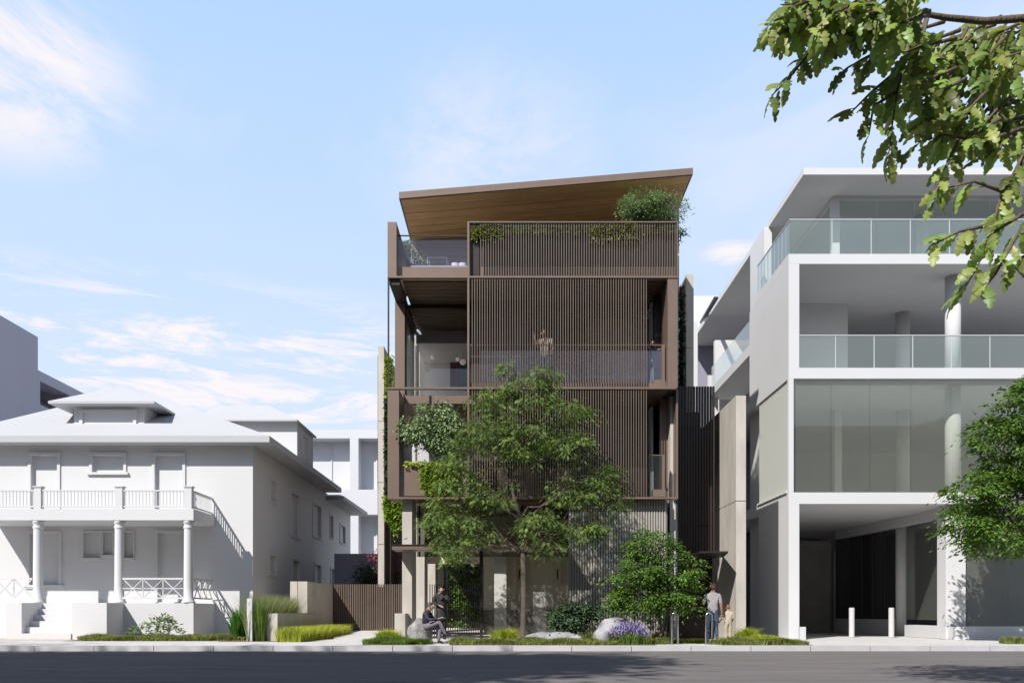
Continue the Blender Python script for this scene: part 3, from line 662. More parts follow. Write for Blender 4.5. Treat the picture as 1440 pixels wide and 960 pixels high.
part('lobby_wall', MB().box(XX(680, 31), XX(800, 31)+1.0, 31, 31.2, .2, 3.3), 'interior_warm', M)
part('lobby_partition', MB().box(XX(695, 29), XX(712, 29), 29, 29.15, .2, 3.3), 'interior_wall', M)
part('lobby_floor', MB().box(-1.0, 2.8, 27.2, 31, .17, .2), 'paving', M)
part('lobby_counter', MB().box(XX(750, 29), XX(768, 29), 29, 29.5, .2, ZZ(832, 29)), 'white_paint', M)
part('lobby_plinth', MB().box(XX(680, 30.6), XX(800, 30.6), 30.6, 30.9, .2, ZZ(857, 30.6)), 'bronze_dark', M)
row('lobby_mullion', MB().box(-.03, .03, 30.9, 30.98, .2, 3.2), 'timber', M, [(XX(x, 31), 0, 0) for x in (713, 727, 738, 790)])
part('ground_floor_wall', MB().box(XX(800, 27.35), XX(938, 27.35), 27.35, 27.6, GZ, zb2-.03), 'rib', M)
np_ = 37; rp = (XX(938, 27.3)-XX(801, 27.3))/np_
row('wall_rib', MB().hexa([(0, 0, GZ), (rp*.5, 0, GZ), (rp*.62, .05, GZ), (-rp*.12, .05, GZ)], [(0, 0, zb2-.035), (rp*.5, 0, zb2-.035), (rp*.62, .05, zb2-.035), (-rp*.12, .05, zb2-.035)]), 'rib', M, [(XX(801, 27.3)+i*rp, 27.297, 0) for i in range(np_)])
part('black_strip', MB().box(XX(938.5, 28), XX(942, 28), 28.0, 28.2, GZ, zb2-.03), 'black', M)  # narrow black strip beside the ribbed wall
part('concrete_wall', MB().box(XX(942, 27.9), XX(955, 27.9), 28.21, 28.6, GZ, zb2-.03), 'concrete', M)
part('rear_wall', MB().box(-4.6, 5.1, 49, 49.2, GZ, zb4), 'interior_wall', M)
# ivy / green wall on left return + boundary wall
gw = thing('boundary_wall', 'tall pale concrete boundary wall left of the dark house, edge towards street', 'wall', (-5.5, 37, 0))
BY = 36.2; bx0, bx1 = XX(531.7, BY), XX(540, BY)
jz = [GZ, ZZ(765, BY), ZZ(678, BY), ZZ(592, BY), ZZ(486, BY)]
for a, b in zip(jz, jz[1:]): part('wall_panel', MB().box(bx0, bx1, BY, 47, a+.012, b-.012), 'concrete', gw)
part('bounce_blocker', MB().box(bx0-.08, bx0-.003, BY+.4, 47, GZ, jz[-1]-.3), 'bronze_dark', gw)  # dark panel added on the unseen face to cut bounce onto the villa
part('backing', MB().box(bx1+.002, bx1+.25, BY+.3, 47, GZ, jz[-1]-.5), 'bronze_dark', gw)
# tall slat fence and concrete slab wall on the right side
g = thing('slat_gate_screen', 'tall dark slatted side screen between dark house and pale concrete wall', 'fence', (7, 30, GZ))
ty = 29.4
row('slat', MB().box(-.03, .03, 0, .12, ZZ(775, ty), ZZ(543, ty)), 'bronze_dark', g, [(XX(957+i*3.9, ty), ty, 0) for i in range(13)])
part('rail', MB().box(XX(956, ty), XX(1008, ty), ty+.13, ty+.2, ZZ(604, ty), ZZ(600, ty)).box(XX(956, ty), XX(1008, ty), ty+.13, ty+.2, ZZ(740, ty), ZZ(736, ty)), 'bronze_dark', g)
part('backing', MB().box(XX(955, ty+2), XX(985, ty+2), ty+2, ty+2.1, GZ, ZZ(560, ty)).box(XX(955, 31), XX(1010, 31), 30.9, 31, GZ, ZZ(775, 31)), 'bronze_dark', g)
g = thing('concrete_slab_wall', 'pale board-marked concrete slab wall beside the covered side entrance', 'wall', (7.4, 28, GZ))
cy = 27.6; cx0, cx1 = XX(1035, cy), XX(1049, cy)
part('wall_panel', MB().box(cx0, cx1, cy, 37, GZ, ZZ(704, cy)-.012), 'concrete', g); part('wall_panel', MB().box(cx0, cx1, cy, 37, ZZ(704, cy)+.012, ZZ(556, cy)), 'concrete', g)
part('canopy', MB().hexa([(XX(985, 27.0), 27.0, ZZ(777, 27)), (XX(1024, 27), 27.0, ZZ(777, 27)), (cx0-.002, 29.3, ZZ(777, 27)), (XX(985, 27), 29.3, ZZ(777, 27))], [(XX(985, 27.0), 27.0, ZZ(774.5, 27)), (XX(1024, 27), 27.0, ZZ(774.5, 27)), (cx0-.002, 29.3, ZZ(774.5, 27)), (XX(985, 27), 29.3, ZZ(774.5, 27))]), 'bronze_dark', g)
g = thing('tall_concrete_fin', 'tall concrete fin rising above the right rear of the dark house', 'wall', (6.7, 34, GZ))
part('wall_panel', MB().box(XX(965, 33), XX(975.5, 33), 33, 42, ZZ(489, 33)+.02, ZZ(386, 33)), 'concrete', g); part('wall_panel', MB().box(XX(965, 33), XX(975.5, 33), 33, 42, GZ, ZZ(489, 33)), 'concrete', g)
part('backing', MB().box(XX(956, 34), XX(963, 34), 34, 44, GZ, ZZ(402, 34)), 'bronze_dark', g)

# driveway fence, gate, planter walls
g = thing('slatted_fence', 'brown vertical slatted driveway fence between concrete planter and pillar', 'fence', (-6, 36, .3))
fy = 36.0; xa, xb = XX(467, fy), XX(566, fy); nf = 32; fp = (xb-xa)/nf
row('slat', MB().box(0, .055, 0, .05, .30, ZZ(821, fy)), 'slat', g, [(xa+i*fp, fy, 0) for i in range(nf)])
part('rail', MB().box(xa, xb, fy+.052, fy+.1, .5, .56).box(xa, xb, fy+.052, fy+.1, 1.95, 2.01), 'bronze_dark', g)
part('backing', MB().box(xa, xb, fy+.102, fy+.12, .32, 2.15), 'bronze_dark', g)
g = thing('entry_gate', 'dark metal bar gate beside the glazed lobby behind the standing woman', 'gate', (-1.9, 28.5, .25))
gy2 = 28.2; xa, xb = XX(604, gy2), XX(675, gy2); ng = 22; fp = (xb-xa)/ng
row('gate_bar', MB().box(0, .024, 0, .04, .3, ZZ(821, gy2)), 'bronze_dark', g, [(xa+i*fp, gy2, 0) for i in range(ng)])
part('gate_frame', MB().box(xa, xb, gy2+.042, gy2+.08, .35, .42), 'bronze_dark', g)
g = thing('planter_wall', 'stepped pale concrete planter wall left of the driveway', 'wall', (-7.7, 31, GZ))
part('low_wall', MB().box(-7.9, -7.56, 27.5, 36, GZ, ZZ(862, 27.5)), 'concrete', g)
part('tall_wall', MB().box(-7.9, -7.56, 31.5, 36, ZZ(862, 27.5)+.012, ZZ(817, 31.5)), 'concrete', g)
part('rear_wall', MB().box(XX(408, 33), XX(418, 33), 33, 36, GZ, ZZ(817, 33)), 'concrete', g)
part('planter_soil', MB().box(-9.1, -7.91, 29.5, 32.9, GZ, .4), 'earth', g)
MB().box(XX(347, 27.2), XX(354.5, 27.2), 27.2, 27.37, GZ, ZZ(841, 27.2)).build('marker_post', 'white_paint', label='square white post standing between green grass clumps beside the villa', cat='post', bevel=.01)
mb = MB().box(XX(555, 26.5), XX(570, 26.5), 26.5, 27.28, GZ, ZZ(862, 26.5)); mb.build('low_concrete_block', 'concrete', label='low concrete block wall at the foot of the first pillar', cat='wall', bevel=.01)

# ================================================================== RIGHT WHITE BUILDING
Y1 = 29.2
W = thing('white_office_building', 'white modern building with glass balustrades, round columns and open garage', 'building', (15, 35, GZ))
X1 = XX(1109, Y1); XE = 30
def zz(p): return ZZ(p, Y1)
part('roof', MB().box(XX(1130, Y1), XE, Y1, 50, zz(245.5), zz(236)), 'clay', W)
part('roof_slab', MB().box(X1, XE, Y1, Y1*389/342, zz(371), zz(357)), 'clay', W)
part('roof_slab', MB().box(X1+3.4, XE, Y1*389/342+.002, Y1+13.6, zz(371), zz(357)-.002), 'clay', W)
part('floor_slab', MB().box(X1, XE, Y1, 50, zz(532), zz(517)), 'clay', W)
part('floor_slab', MB().box(X1, XE, Y1, 50, zz(708), zz(692)), 'clay', W)
# left pier & side walls
px1 = XX(1124, Y1)
part('pier', MB().box(X1, px1, Y1+.002, Y1+.5, zz(517)+.002, zz(371)-.002), 'clay', W)
part('pier', MB().box(X1, px1, Y1+.002, Y1+.5, GZ, zz(708)-.002), 'clay', W)
side_d = Y1*389/334-Y1
part('side_wall', MB().box(X1+.002, X1+.3, Y1+.502, Y1+side_d, zz(517)+.002, zz(371)-.002), 'clay', W)
part('side_wall', MB().box(X1+.002, X1+.3, Y1+.502, Y1*389/347, GZ, zz(708)-.002), 'clay', W)
part('corner_mullion', MB().box(X1, XX(1116, Y1), Y1+.002, Y1+.15, zz(692)+.002, zz(532)-.002), 'clay', W)
part('side_glass', MB().box(X1+.05, X1+.08, Y1+.152, Y1*389/346, zz(692)+.002, zz(532)-.002), 'glass_side', W)
part('side_sill', MB().box(X1-.05, X1+.12, Y1+.155, Y1*389/346, zz(692)+.002, zz(692)+.06), 'clay', W)
part('side_pier', MB().box(X1+.35, X1+.65, Y1*389/342, Y1*389/323, GZ, zz(245.5)-.003), 'clay', W)
sy0 = Y1*389/323+.003
part('side_balcony', MB().box(X1+.03, X1+.33, 34.05, 41.0, 11.35, 11.75).box(X1+.33, X1+3.2, sy0, 41.0, 11.35, 11.7), 'clay', W)
part('side_balustrade', MB().box(X1+.10, X1+.12, 34.06, 40.9, 11.753, 12.80), 'glass_rail', W)
part('balcony_cheek', MB().box(XX(1003, 41), XX(1010, 41), 41.01, 41.3, 10.0, ZZ(541, 41)), 'clay', W)
part('balcony_room', MB().box(XX(1005.5, 42), 18, 42, 42.3, 11.6, ZZ(478, 42)), 'clay', W)
part('inner_partition', MB().box(X1+.31, X1+3.5, 32.95, 33.1, zz(517)+.003, zz(371)-.003), 'clay', W)
part('far_wall', MB().box(XX(982, 48), 18, 48, 48.3, GZ, zz(245.5)-.01), 'clay_grey', W)  # white wall in shade, with the shade put into its grey colour
part('under_wall', MB().box(X1+1.6, X1+1.8, sy0, 41.0, GZ, 11.348), 'clay_grey', W)  # recess under the balcony, its shade put into the grey wall colour
part('inner_wall', MB().box(X1+3.2, X1+3.395, sy0, 47.9, 11.71, zz(245.5)-.003), 'clay', W)
part('rear_wall', MB().box(X1+.4, XE, Y1+13.7, Y1+13.9, zz(517)+.003, zz(371)-.003), 'clay', W)
part('rear_wall', MB().box(X1+.4, XE, Y1+13.7, Y1+13.9, zz(692)+.003, zz(532)-.003), 'clay', W)
part('rear_wall', MB().box(X1+.302, XE, Y1+11, Y1+11.2, GZ-.1, zz(708)-.003), 'clay_grey', W)
part('rear_pier', MB().box(XX(975.5, 42.4), XX(981, 42.4), 42.4, 43.4, GZ, ZZ(452, 42.4)), 'clay', W)
part('parapet_cap', MB().hexa([(XX(984, 46), 46, ZZ(455, 46)), (XX(988, 46), 46, ZZ(455, 46)), (XX(1010, 39), 39, ZZ(420, 39)), (XX(1004, 39), 39, ZZ(420, 39))], [(XX(984, 46), 46, ZZ(452, 46)), (XX(988, 46), 46, ZZ(452, 46)), (XX(1010, 39), 39, ZZ(417, 39)), (XX(1004, 39), 39, ZZ(417, 39))]), 'bronze_dark', W)
# columns
colr = .26
def ccyl(x, y, z0, z1, r=colr): part('column', MB().lathe((x, y, z0), [(r, 0), (r, z1-z0)], 28), 'clay', W, True)
cx, cyy = XX(1340, Y1+1.15), Y1+1.15
ccyl(cx, cyy, zz(517)+.003, zz(371)-.003); ccyl(cx, cyy, zz(692)+.003, zz(532)-.003)
y2 = Y1*489/420; x2 = XX(1269.5, y2)
ccyl(x2, y2, zz(517)+.003, zz(371)-.003); ccyl(x2, y2, zz(692)+.003, zz(532)-.003); ccyl(x2, Y1+3.2, zz(357)+.003, zz(245.5)-.003)
ccyl(x2-3, Y1+6.8, zz(517)+.003, zz(371)-.003)

part('column', MB().box(XX(1330, Y1+.3), XX(1358, Y1+.3), Y1+.3, Y1+.9, GZ, zz(708)-.003), 'clay', W)
part('column', MB().lathe((XX(1267, 34), 34, GZ), [(.2, 0), (.2, zz(708)-.003-GZ)], 20), 'clay', W, True)
# penthouse glazing
pg = Y1+1.5; pgx = XX(1171, pg)
part('penthouse_frame', MB().box(pgx, XX(1181, pg), pg, pg+.3, zz(357)+.003, zz(245.5)-.003).box(XX(1181, pg), XE, pg, pg+.12, zz(245.5)-.14, zz(245.5)-.005).box(pgx, pgx+.1, pg+.302, Y1+12, zz(245.5)-.2, zz(245.5)-.005), 'clay', W)
row('penthouse_pane', MB().box(.01, 1.34, 0, .02, zz(357)+.003, zz(245.5)-.15), 'glass_clear', W, [(XX(1181, pg)+i*1.36, pg+.05, 0) for i in range(9)])
part('penthouse_pane', MB().box(pgx+.03, pgx+.05, pg+.302, Y1+11.9, zz(357)+.003, zz(245.5)-.21), 'glass_rail', W)
part('penthouse_wall', MB().box(pgx+.3, XE, Y1+8, Y1+8.2, zz(357)+.003, zz(245.5)-.006), 'clay', W)
# balustrades (front)
def balustrade(zb, zt, xs, x0, yy):
    for a, b in zip(xs, xs[1:]):
        o = part('balustrade_panel', MB().box(a+.012, b-.012, yy, yy+.018, zb+.003, zt-.03), 'glass_rail', W)
        part('panel_edge', MB().box(b-.012, b+.012, yy-.003, yy+.022, zb+.003, zt-.03), 'white_paint', o)
    part('handrail', MB().box(x0, XE, yy-.015, yy+.035, zt-.03, zt), 'white_paint', W)
pp = 55.2*Y1/F
ry = Y1+.06
xs4 = [X1+.08]+[XX(1170, ry)+i*pp for i in range(12)]
balustrade(zz(357), zz(307), xs4, X1+.06, ry)
xs3 = [px1+.01]+[XX(1175, ry)+i*54.4*Y1/F for i in range(12)]
balustrade(zz(517), zz(470), xs3, px1+.01, ry)
bl_ = thing
n4 = 9; dl = (Y1*389/342-ry-.1)/n4
for i in range(n4):
    o = part('balustrade_panel', MB().box(X1+.08, X1+.098, ry+.05+i*dl+.012, ry+.05+(i+1)*dl-.012, zz(357)+.003, zz(307)-.03), 'glass_rail', W)
    part('panel_edge', MB().box(X1+.077, X1+.102, ry+.05+(i+1)*dl-.012, ry+.05+(i+1)*dl+.012, zz(357)+.003, zz(307)-.03), 'white_paint', o)
part('handrail', MB().box(X1+.065, X1+.115, ry+.04, ry+.05+n4*dl, zz(307)-.03, zz(307)), 'white_paint', W)
# level 2 front glazing
for a, b in zip((1117, 1171, 1226, 1284, 1341, 1398, 1455, 1512, 1569, 1626), (1171, 1226, 1284, 1341, 1398, 1455, 1512, 1569, 1626, 1900)):
    part('window_pane', MB().box(XX(a, Y1)+.008, XX(b, Y1)-.008, Y1+.16, Y1+.18, zz(692)+.003, zz(532)-.003), 'glass_shop', W)
part('window_frame', MB().box(XX(1116.2, Y1), XX(1119, Y1), Y1+.155, Y1+.2, zz(692)+.003, zz(532)-.003), 'white_paint', W)
# interior portal level 2
yq = Y1+4.5
part('interior_portal', MB().box(XX(1174, yq), XX(1184, yq), yq, yq+.3, zz(692)+.003, ZZ(572, yq)).box(X1+.6, XX(1184, yq), yq, yq+.3, ZZ(572, yq)+.003, ZZ(572, yq)+.12), 'clay', W)
# garage side glass wall (runs back diagonally) and plinth
def slabwall(p0, p1, z0, z1, th):
    p0 = Vector((*p0, 0)); p1 = Vector((*p1, 0)); n = Vector((-(p1-p0).y, (p1-p0).x, 0)).normalized()*th
    q = [p0, p1, p1+n, p0+n]; return MB().hexa([(v.x, v.y, z0) for v in q], [(v.x, v.y, z1) for v in q])
A = (XX(1175, 39.0), 39.0); B = (XX(1262, 34.2), 34.2); C = (XX(1335, Y1+.6), Y1+.6)
part('shop_glass', slabwall(A, B, .8, zz(708)-.4, .03), 'glass_dark', W); part('shop_glass', slabwall((B[0]+.2, B[1]-.25), C, .8, zz(708)-.4, .03), 'glass_shop', W)
part('shop_header', slabwall(A, C, zz(708)-.39, zz(708)-.004, .12), 'clay', W)
part('plinth', slabwall(A, B, GZ, .79, .25), 'clay', W)
part('plinth', slabwall((XX(1272, 32.9), 32.9), (XX(1343, 29.0), 29.0), GZ, ZZ(880.5, 29), .5), 'clay', W)
part('plinth', MB().box(XX(1343, 29.0)+.01, XE, 28.98, 29.5, GZ, ZZ(880.5, 29)), 'clay', W)
for q_ in (.25, .45, .62, .8):
    xm, ym = A[0]+(B[0]-A[0])*q_, A[1]+(B[1]-A[1])*q_-.08
    part('shop_mullion', MB().box(xm-.03, xm+.03, ym-.05, ym, .8, zz(708)-.4), 'bronze_dark', W)
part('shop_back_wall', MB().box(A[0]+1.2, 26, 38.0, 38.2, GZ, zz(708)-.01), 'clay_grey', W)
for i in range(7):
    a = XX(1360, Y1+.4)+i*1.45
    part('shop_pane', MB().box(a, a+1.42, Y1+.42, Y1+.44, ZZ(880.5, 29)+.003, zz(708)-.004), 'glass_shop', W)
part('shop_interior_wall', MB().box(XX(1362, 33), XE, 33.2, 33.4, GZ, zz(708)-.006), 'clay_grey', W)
part('garage_door', MB().box(XX(1124, 39.5), XX(1170, 39.5), 39.6, 39.8, GZ, ZZ(760, 39.5)), 'concrete_grey', W)
row('garage_fin', MB().box(0, .05, 38.9, 39.0, GZ, 3.8), 'clay_grey', W, [(XX(x, 39), 0, 0) for x in (1172, 1182)])
# bollards
def bollard(x, y, zt, r, label, grp=None):
    mb = MB().lathe((x, y, GZ), [(r, 0), (r, zt-GZ-.02), (r-.02, zt-GZ)], 20); return mb.build('bollard', 'white_paint', smooth=False, label=label, cat='bollard', group=grp)
bollard(XX(1197.7, 32), 32.0, ZZ(854, 32), .1, 'left of two white cylindrical bollards in the garage entrance', 'bollards in the garage entrance')
bollard(XX(1253.5, 31.8), 31.8, ZZ(854, 31.8), .1, 'right of two white cylindrical bollards in the garage entrance', 'bollards in the garage entrance')
MB().box(XX(1125.5, 28.6), XX(1133.5, 28.6), 28.6, 28.8, GZ, ZZ(881, 28.6)).build('low_post', 'white_paint', label='short square white post at the foot of the white building pier', cat='post', bevel=.01)
# bike racks
for k, (a, lab) in enumerate(((949, 'inverted-U steel bike rack in front of the bushy tree trunk'), (997, 'inverted-U steel bike rack just in front of the walking man'))):
    yb = 24.75; x = XX(a, yb); zt = ZZ(861.5, yb); hw = .09; pts = [(x-hw, yb, GZ)]
    for i in range(13):
        t = math.pi*(1-i/12); pts.append((x+hw*math.cos(t), yb, zt-hw+hw*math.sin(t)))
    pts.append((x+hw, yb+.0, GZ)); MB().tube(pts, .024, 10).build('bike_rack', 'steel', smooth=True, label=lab, cat='bike rack', group='steel bike racks on the pavement')
#@@PLANTS
# ================================================================== VEGETATION
PBK = .82
def PB(px, py, Y, rx, ry, rd):            # crown lobe: centre seen at px,py at depth Y, radii in photo pixels, rd in metres
    s = F/Y; return (PP(px, py, Y), (rx/s*PBK, rd, ry/s*PBK))
# big ghosted tree before the screens
by = 25.6
tree('courtyard_tree', 'large loose-leaved green tree in front of the slat screens and lobby', 'tree', (XX(735, by), by, GZ),
     [PB(740, 548, 25.5, 58, 34, .8), PB(690, 560, 25.6, 38, 26, .7), PB(792, 575, 25.6, 42, 26, .7), PB(672, 612, 25.4, 50, 34, .9), PB(735, 612, 25.3, 62, 36, 1.0), PB(800, 625, 25.4, 46, 30, .9),
      PB(640, 665, 25.5, 40, 36, .8), PB(838, 668, 25.5, 34, 26, .7), PB(800, 690, 25.3, 46, 26, .9), PB(850, 690, 25.6, 20, 14, .5), PB(625, 715, 25.5, 34, 30, .8), PB(690, 690, 25.2, 42, 26, .8), PB(755, 735, 25.2, 44, 26, .7),
      PB(670, 745, 25.4, 40, 24, .8), PB(820, 735, 25.4, 38, 26, .7), PB(625, 762, 25.5, 26, 18, .6), PB(775, 765, 25.1, 28, 16, .5), PB(650, 780, 25.3, 30, 16, .5), PB(612, 740, 25.5, 22, 16, .4), PB(715, 515, 25.6, 16, 12, .3), PB(765, 525, 25.6, 22, 14, .4), PB(862, 705, 25.5, 18, 12, .4), PB(845, 745, 25.5, 22, 16, .4)],
     'leaf_big', 'bark_ghost', density=11.5, leaf=.15, trunk_r=.085, pad=.30, perpad=56, shell=.4, twigs=3, droop=.55, fork=.1)
PBK = 1.
# bushy small tree right of centre
sy = 25.2
tree('bushy_tree', 'dense bright-green bushy tree in front of the ribbed wall, near the bike rack', 'tree', (XX(930, sy), sy, GZ),
     [PB(918, 765, sy, 38, 26, .7), PB(900, 800, sy, 42, 26, .9), PB(945, 795, sy, 40, 24, .9), PB(905, 838, sy, 44, 24, .9), PB(950, 835, sy, 38, 22, .8), PB(876, 838, sy+.2, 18, 16, .5), PB(965, 848, sy-.2, 22, 12, .4), PB(925, 848, sy-.2, 30, 14, .5)],
     'leaf_small_tree', 'bark', density=17, leaf=.11, trunk_r=.05, pad=.25, perpad=60, twigs=2, droop=.3, flat=.22, stems=[(0, 0), (.25, .1)])
# street tree at right edge
ty_ = 26.0
tree('street_tree', 'full green street tree before the white building at the right edge', 'tree', (XX(1478, ty_), ty_, GZ),
     [PB(1440, 570, ty_, 45, 34, 1.0), PB(1405, 610, ty_, 38, 30, 1.0), PB(1450, 640, ty_, 60, 46, 1.5), PB(1375, 690, ty_, 40, 30, 1.1), PB(1430, 700, ty_, 60, 44, 1.5), PB(1358, 735, ty_, 34, 26, .9), PB(1400, 755, ty_, 40, 26, 1.1), PB(1500, 600, ty_, 60, 60, 1.6), PB(1510, 700, ty_, 60, 60, 1.6), PB(1540, 650, ty_, 50, 60, 1.4), PB(1480, 540, ty_, 40, 30, 1.0)],
     'leaf_street', 'bark', density=15, leaf=.13, trunk_r=.16, pad=.29, perpad=56, twigs=3, droop=.4, flat=.3)
# roof shrubs
tree('roof_shrub', 'rounded grey-green shrub in the rooftop planter under the sloping roof', 'shrub', (XX(905, 27.7), 27.7, pz-.1),
     [PB(902, 288, 27.7, 26, 22, .5), PB(925, 292, 27.7, 22, 20, .5), PB(888, 290, 27.7, 16, 14, .4)], 'leaf_grey', 'bark', density=34, leaf=.08, trunk_r=.03, pad=.2, perpad=80, twigs=4, droop=.1, flat=.6)
tree('roof_shrub', 'airy pale grey shrub at the right corner of the rooftop planter', 'shrub', (XX(945, 27.7), 27.7, pz-.1),
     [PB(946, 296, 27.6, 22, 18, .4), PB(940, 305, 27.6, 18, 10, .4)], 'leaf_grey', 'bark_pale', density=24, leaf=.07, trunk_r=.02, pad=.2, perpad=50, twigs=5, droop=.0, flat=.6)
tree('trailing_plant', 'dark trailing foliage spilling over the right end of the roof planter', 'plant', (XX(957, 27.6), 27.6, ZZ(335, 27.6)),
     [PB(957, 318, 27.6, 5, 10, .3), PB(955, 330, 27.6, 4, 8, .2)], 'leaf_dark', 'bark', density=40, leaf=.08, trunk_r=.01, pad=.12, perpad=30, twigs=1)
# terrace pots
tree('terrace_shrub', 'green potted shrub on the top terrace behind the glass balustrade', 'shrub', (XX(585, 28.6), 28.6, L4+.05),
     [PB(578, 352, 28.6, 12, 14, .3), PB(587, 365, 28.5, 9, 12, .3), PB(594, 371, 28.5, 5, 8, .2)], 'leaf_olive', 'bark', density=28, leaf=.09, trunk_r=.02, pad=.16, perpad=40, twigs=2, droop=.4)
# balcony olive tree
tree('balcony_tree', 'small multi-stemmed tree in the second-floor balcony planter', 'tree', (XX(614, 27.4), 27.4, ZZ(654, 27.6)),
     [PB(612, 585, 27.1, 32, 24, .5), PB(598, 605, 27.1, 28, 18, .5), PB(634, 598, 27.1, 24, 16, .5), PB(620, 618, 27.1, 22, 16, .5), PB(572, 600, 26.95, 8, 14, .25)], 'leaf_olive', 'bark_pale', density=26, leaf=.12, trunk_r=.022, pad=.24, perpad=40, twigs=4, droop=.5, stems=[(0, 0), (.22, .05), (-.2, .1), (.1, -.1)])
# hanging ivy of the level-two planter
def hang(name, label, px0, px1, yt, yb_, Y, dens, leafm, leaf=.09, prof=None, depth=.25, jag=6, wk=.75):
    n = dens; px = px0+(px1-px0)*rng.random(n); t = rng.random(n)**.8
    low = np.array([prof(p) if prof else yb_ for p in px])+rng.normal(size=n)*jag
    py = yt+(low-yt)*t; Yv = Y-rng.random(n)*depth
    P = np.stack([(px-720)*Yv/F, Yv, CZ-(py-860)*Yv/F], 1)
    D = unit(rng.normal(size=(n, 3))*.5+np.array([0, -.8, -.5])); Ls = leaf*(.6+.8*rng.random(n))
    return quads_mesh(name, P, D, Ls, Ls*wk, leafm, None, label=label, cat='plant')
hang('hanging_ivy', 'bright green ivy hanging over the bronze balcony planter', 590, 642, 649, 690, 27.2, 1500, 'leaf_ivy', prof=lambda p: 675+20*math.sin((p-585)/18.))
hang('trailing_fringe', 'lime fringe of low plants along the top edge of the balcony planter', 568, 640, 647, 654, 27.35, 500, 'grass_lime', leaf=.08, jag=1)
hang('wall_ivy', 'green ivy climbing on the left side wall between boundary wall and first pillar', 540, 568, 697, 748, 32, 2200, 'leaf_ivy', leaf=.12, prof=lambda p: 745-abs(p-556)*1.6)
hang('wall_ivy', 'narrow strip of ivy high on the side wall behind the corner post', 541, 553, 500, 545, 34, 600, 'leaf_ivy', leaf=.12)
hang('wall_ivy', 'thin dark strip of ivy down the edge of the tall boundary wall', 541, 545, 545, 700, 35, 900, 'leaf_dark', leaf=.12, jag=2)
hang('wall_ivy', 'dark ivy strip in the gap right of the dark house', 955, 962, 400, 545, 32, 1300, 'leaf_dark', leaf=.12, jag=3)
# rooftop grasses: lumps of tufts
def tuft(name, label, cx, Y, wpx, hpx, z, n, m, lean=.5, wd=.012, dpt=None, **k):
    rx = wpx/2*Y/F; P, r = scatter_ellipse(XX(cx, Y), Y, rx*.7, dpt or rx*.7, z, n)
    hh = hpx*Y/F*(1-.45*r**2)
    return blades(name, P, hh, wd, lean, m, None, label=label, cat=k.get('cat', 'grass clump'), group=k.get('group'))
hang('planter_greenery', 'yellow-green grasses hanging behind the slats at the left end of the roof planter', 664, 706, 314, 334, 27.17, 1500, 'grass_olive', leaf=.16, jag=3, depth=.10, wk=.22)
hang('planter_greenery', 'dark green trailing leaves behind the slats in the middle of the roof planter', 706, 828, 314, 325, 27.15, 2400, 'leaf_small_tree', leaf=.09, jag=3, depth=.08)
hang('planter_greenery', 'straw-coloured grasses hanging behind the slats right of the roof planter middle', 828, 895, 314, 334, 27.17, 1800, 'grass_olive', leaf=.16, jag=4, depth=.10, wk=.22)
hang('planter_greenery', 'dark trailing leaves behind the slats at the right end of the roof planter', 895, 950, 314, 324, 27.15, 1200, 'leaf_small_tree', leaf=.09, jag=3, depth=.08)
for i, (cx_, wp, hp, lab) in enumerate(((688, 42, 10, 'low feathery tuft at the left end of the roof planter rim'), (735, 50, 9, 'low lime tuft on the roof planter rim, second from the left'), (790, 56, 9, 'low lime tuft in the middle of the roof planter rim'), (840, 50, 8, 'low tuft on the roof planter rim, left of the round shrub'))):
    tuft('planter_tuft', lab, cx_, 27.6, wp*1.5, hp*1.5, pz-.16, 420, 'grass_olive' if i in (0, 3) else 'leaf_ivy', .9, .02, .25)
# ground strips
def strip(name, label, x0, x1, y0, y1, hgt, n, m, kind='stuff', wd=.018, lean=.6):
    P, r = scatter_ellipse((x0+x1)/2, (y0+y1)/2, (x1-x0)/2*1.05, (y1-y0)/2, GZ-.01, n)
    hh = hgt*(.75+.35*np.sin(P[:, 0]*3.1)*np.cos(P[:, 1]*4))
    return blades(name, P, hh, wd, lean, m, None, label=label, cat='grass', kind=kind)
def gx(px, Y): return XX(px, Y)
strip('lawn_strip', 'olive low grass strip between the dark house garden and the kerb', gx(640, 24.8), gx(918, 24.8), 24.15, 25.6, .24, 26000, 'grass_olive')
strip('lawn_strip', 'low grass patch at the kerb before the concrete slab wall', gx(1005, 24.6), gx(1088, 24.6), 24.15, 25.2, .24, 8000, 'grass_olive')
strip('lawn_strip', 'small low grass patch by the short white post', gx(1084, 24.6), gx(1134, 24.6), 24.15, 25.0, .22, 5000, 'grass_olive')
strip('lawn_strip', 'low grass strip along the foot of the villa porch', gx(112, 28.2), gx(326, 28.2), 27.6, 29.0, .26, 18000, 'grass_olive')
strip('lawn_strip', 'small grass patch on the pavement at the right edge', gx(1418, 25), gx(1470, 25), 24.8, 25.7, .24, 5000, 'grass_olive')
strip('ground_cover', 'low dark green ground cover in shade beside the boulder seat', gx(516, 24.9), gx(604, 24.9), 24.3, 25.9, .27, 14000, 'grass_green')
strip('ground_cover', 'yellow-green creeping plants right of the bushy tree', gx(945, 26.2), gx(995, 26.2), 25.6, 26.8, .16, 5000, 'grass_lime')
strip('ground_cover', 'yellow-green low planting behind the right kerb grass', gx(1020, 26), gx(1110, 26), 25.5, 26.6, .28, 7000, 'grass_lime')
# soil beds under planting
for nm, q in (('planting_bed', (-1.75, 4.1, 24.08, 27.2)), ('planting_bed', (-4.25, -2.45, 24.2, 26.45)), ('planting_bed', (4.15, 5.9, 25.4, 27.5)), ('planting_bed', (5.95, 8.5, 24.1, 27.4)), ('planting_bed', (-14.5, -9.2, 27.5, 30.3)), ('planting_bed', (-9.3, -6.5, 27.0, 33))):
    MB().box(q[0], q[1], q[2], q[3], GZ-.05, GZ+.008).build(nm, 'earth', kind='structure')
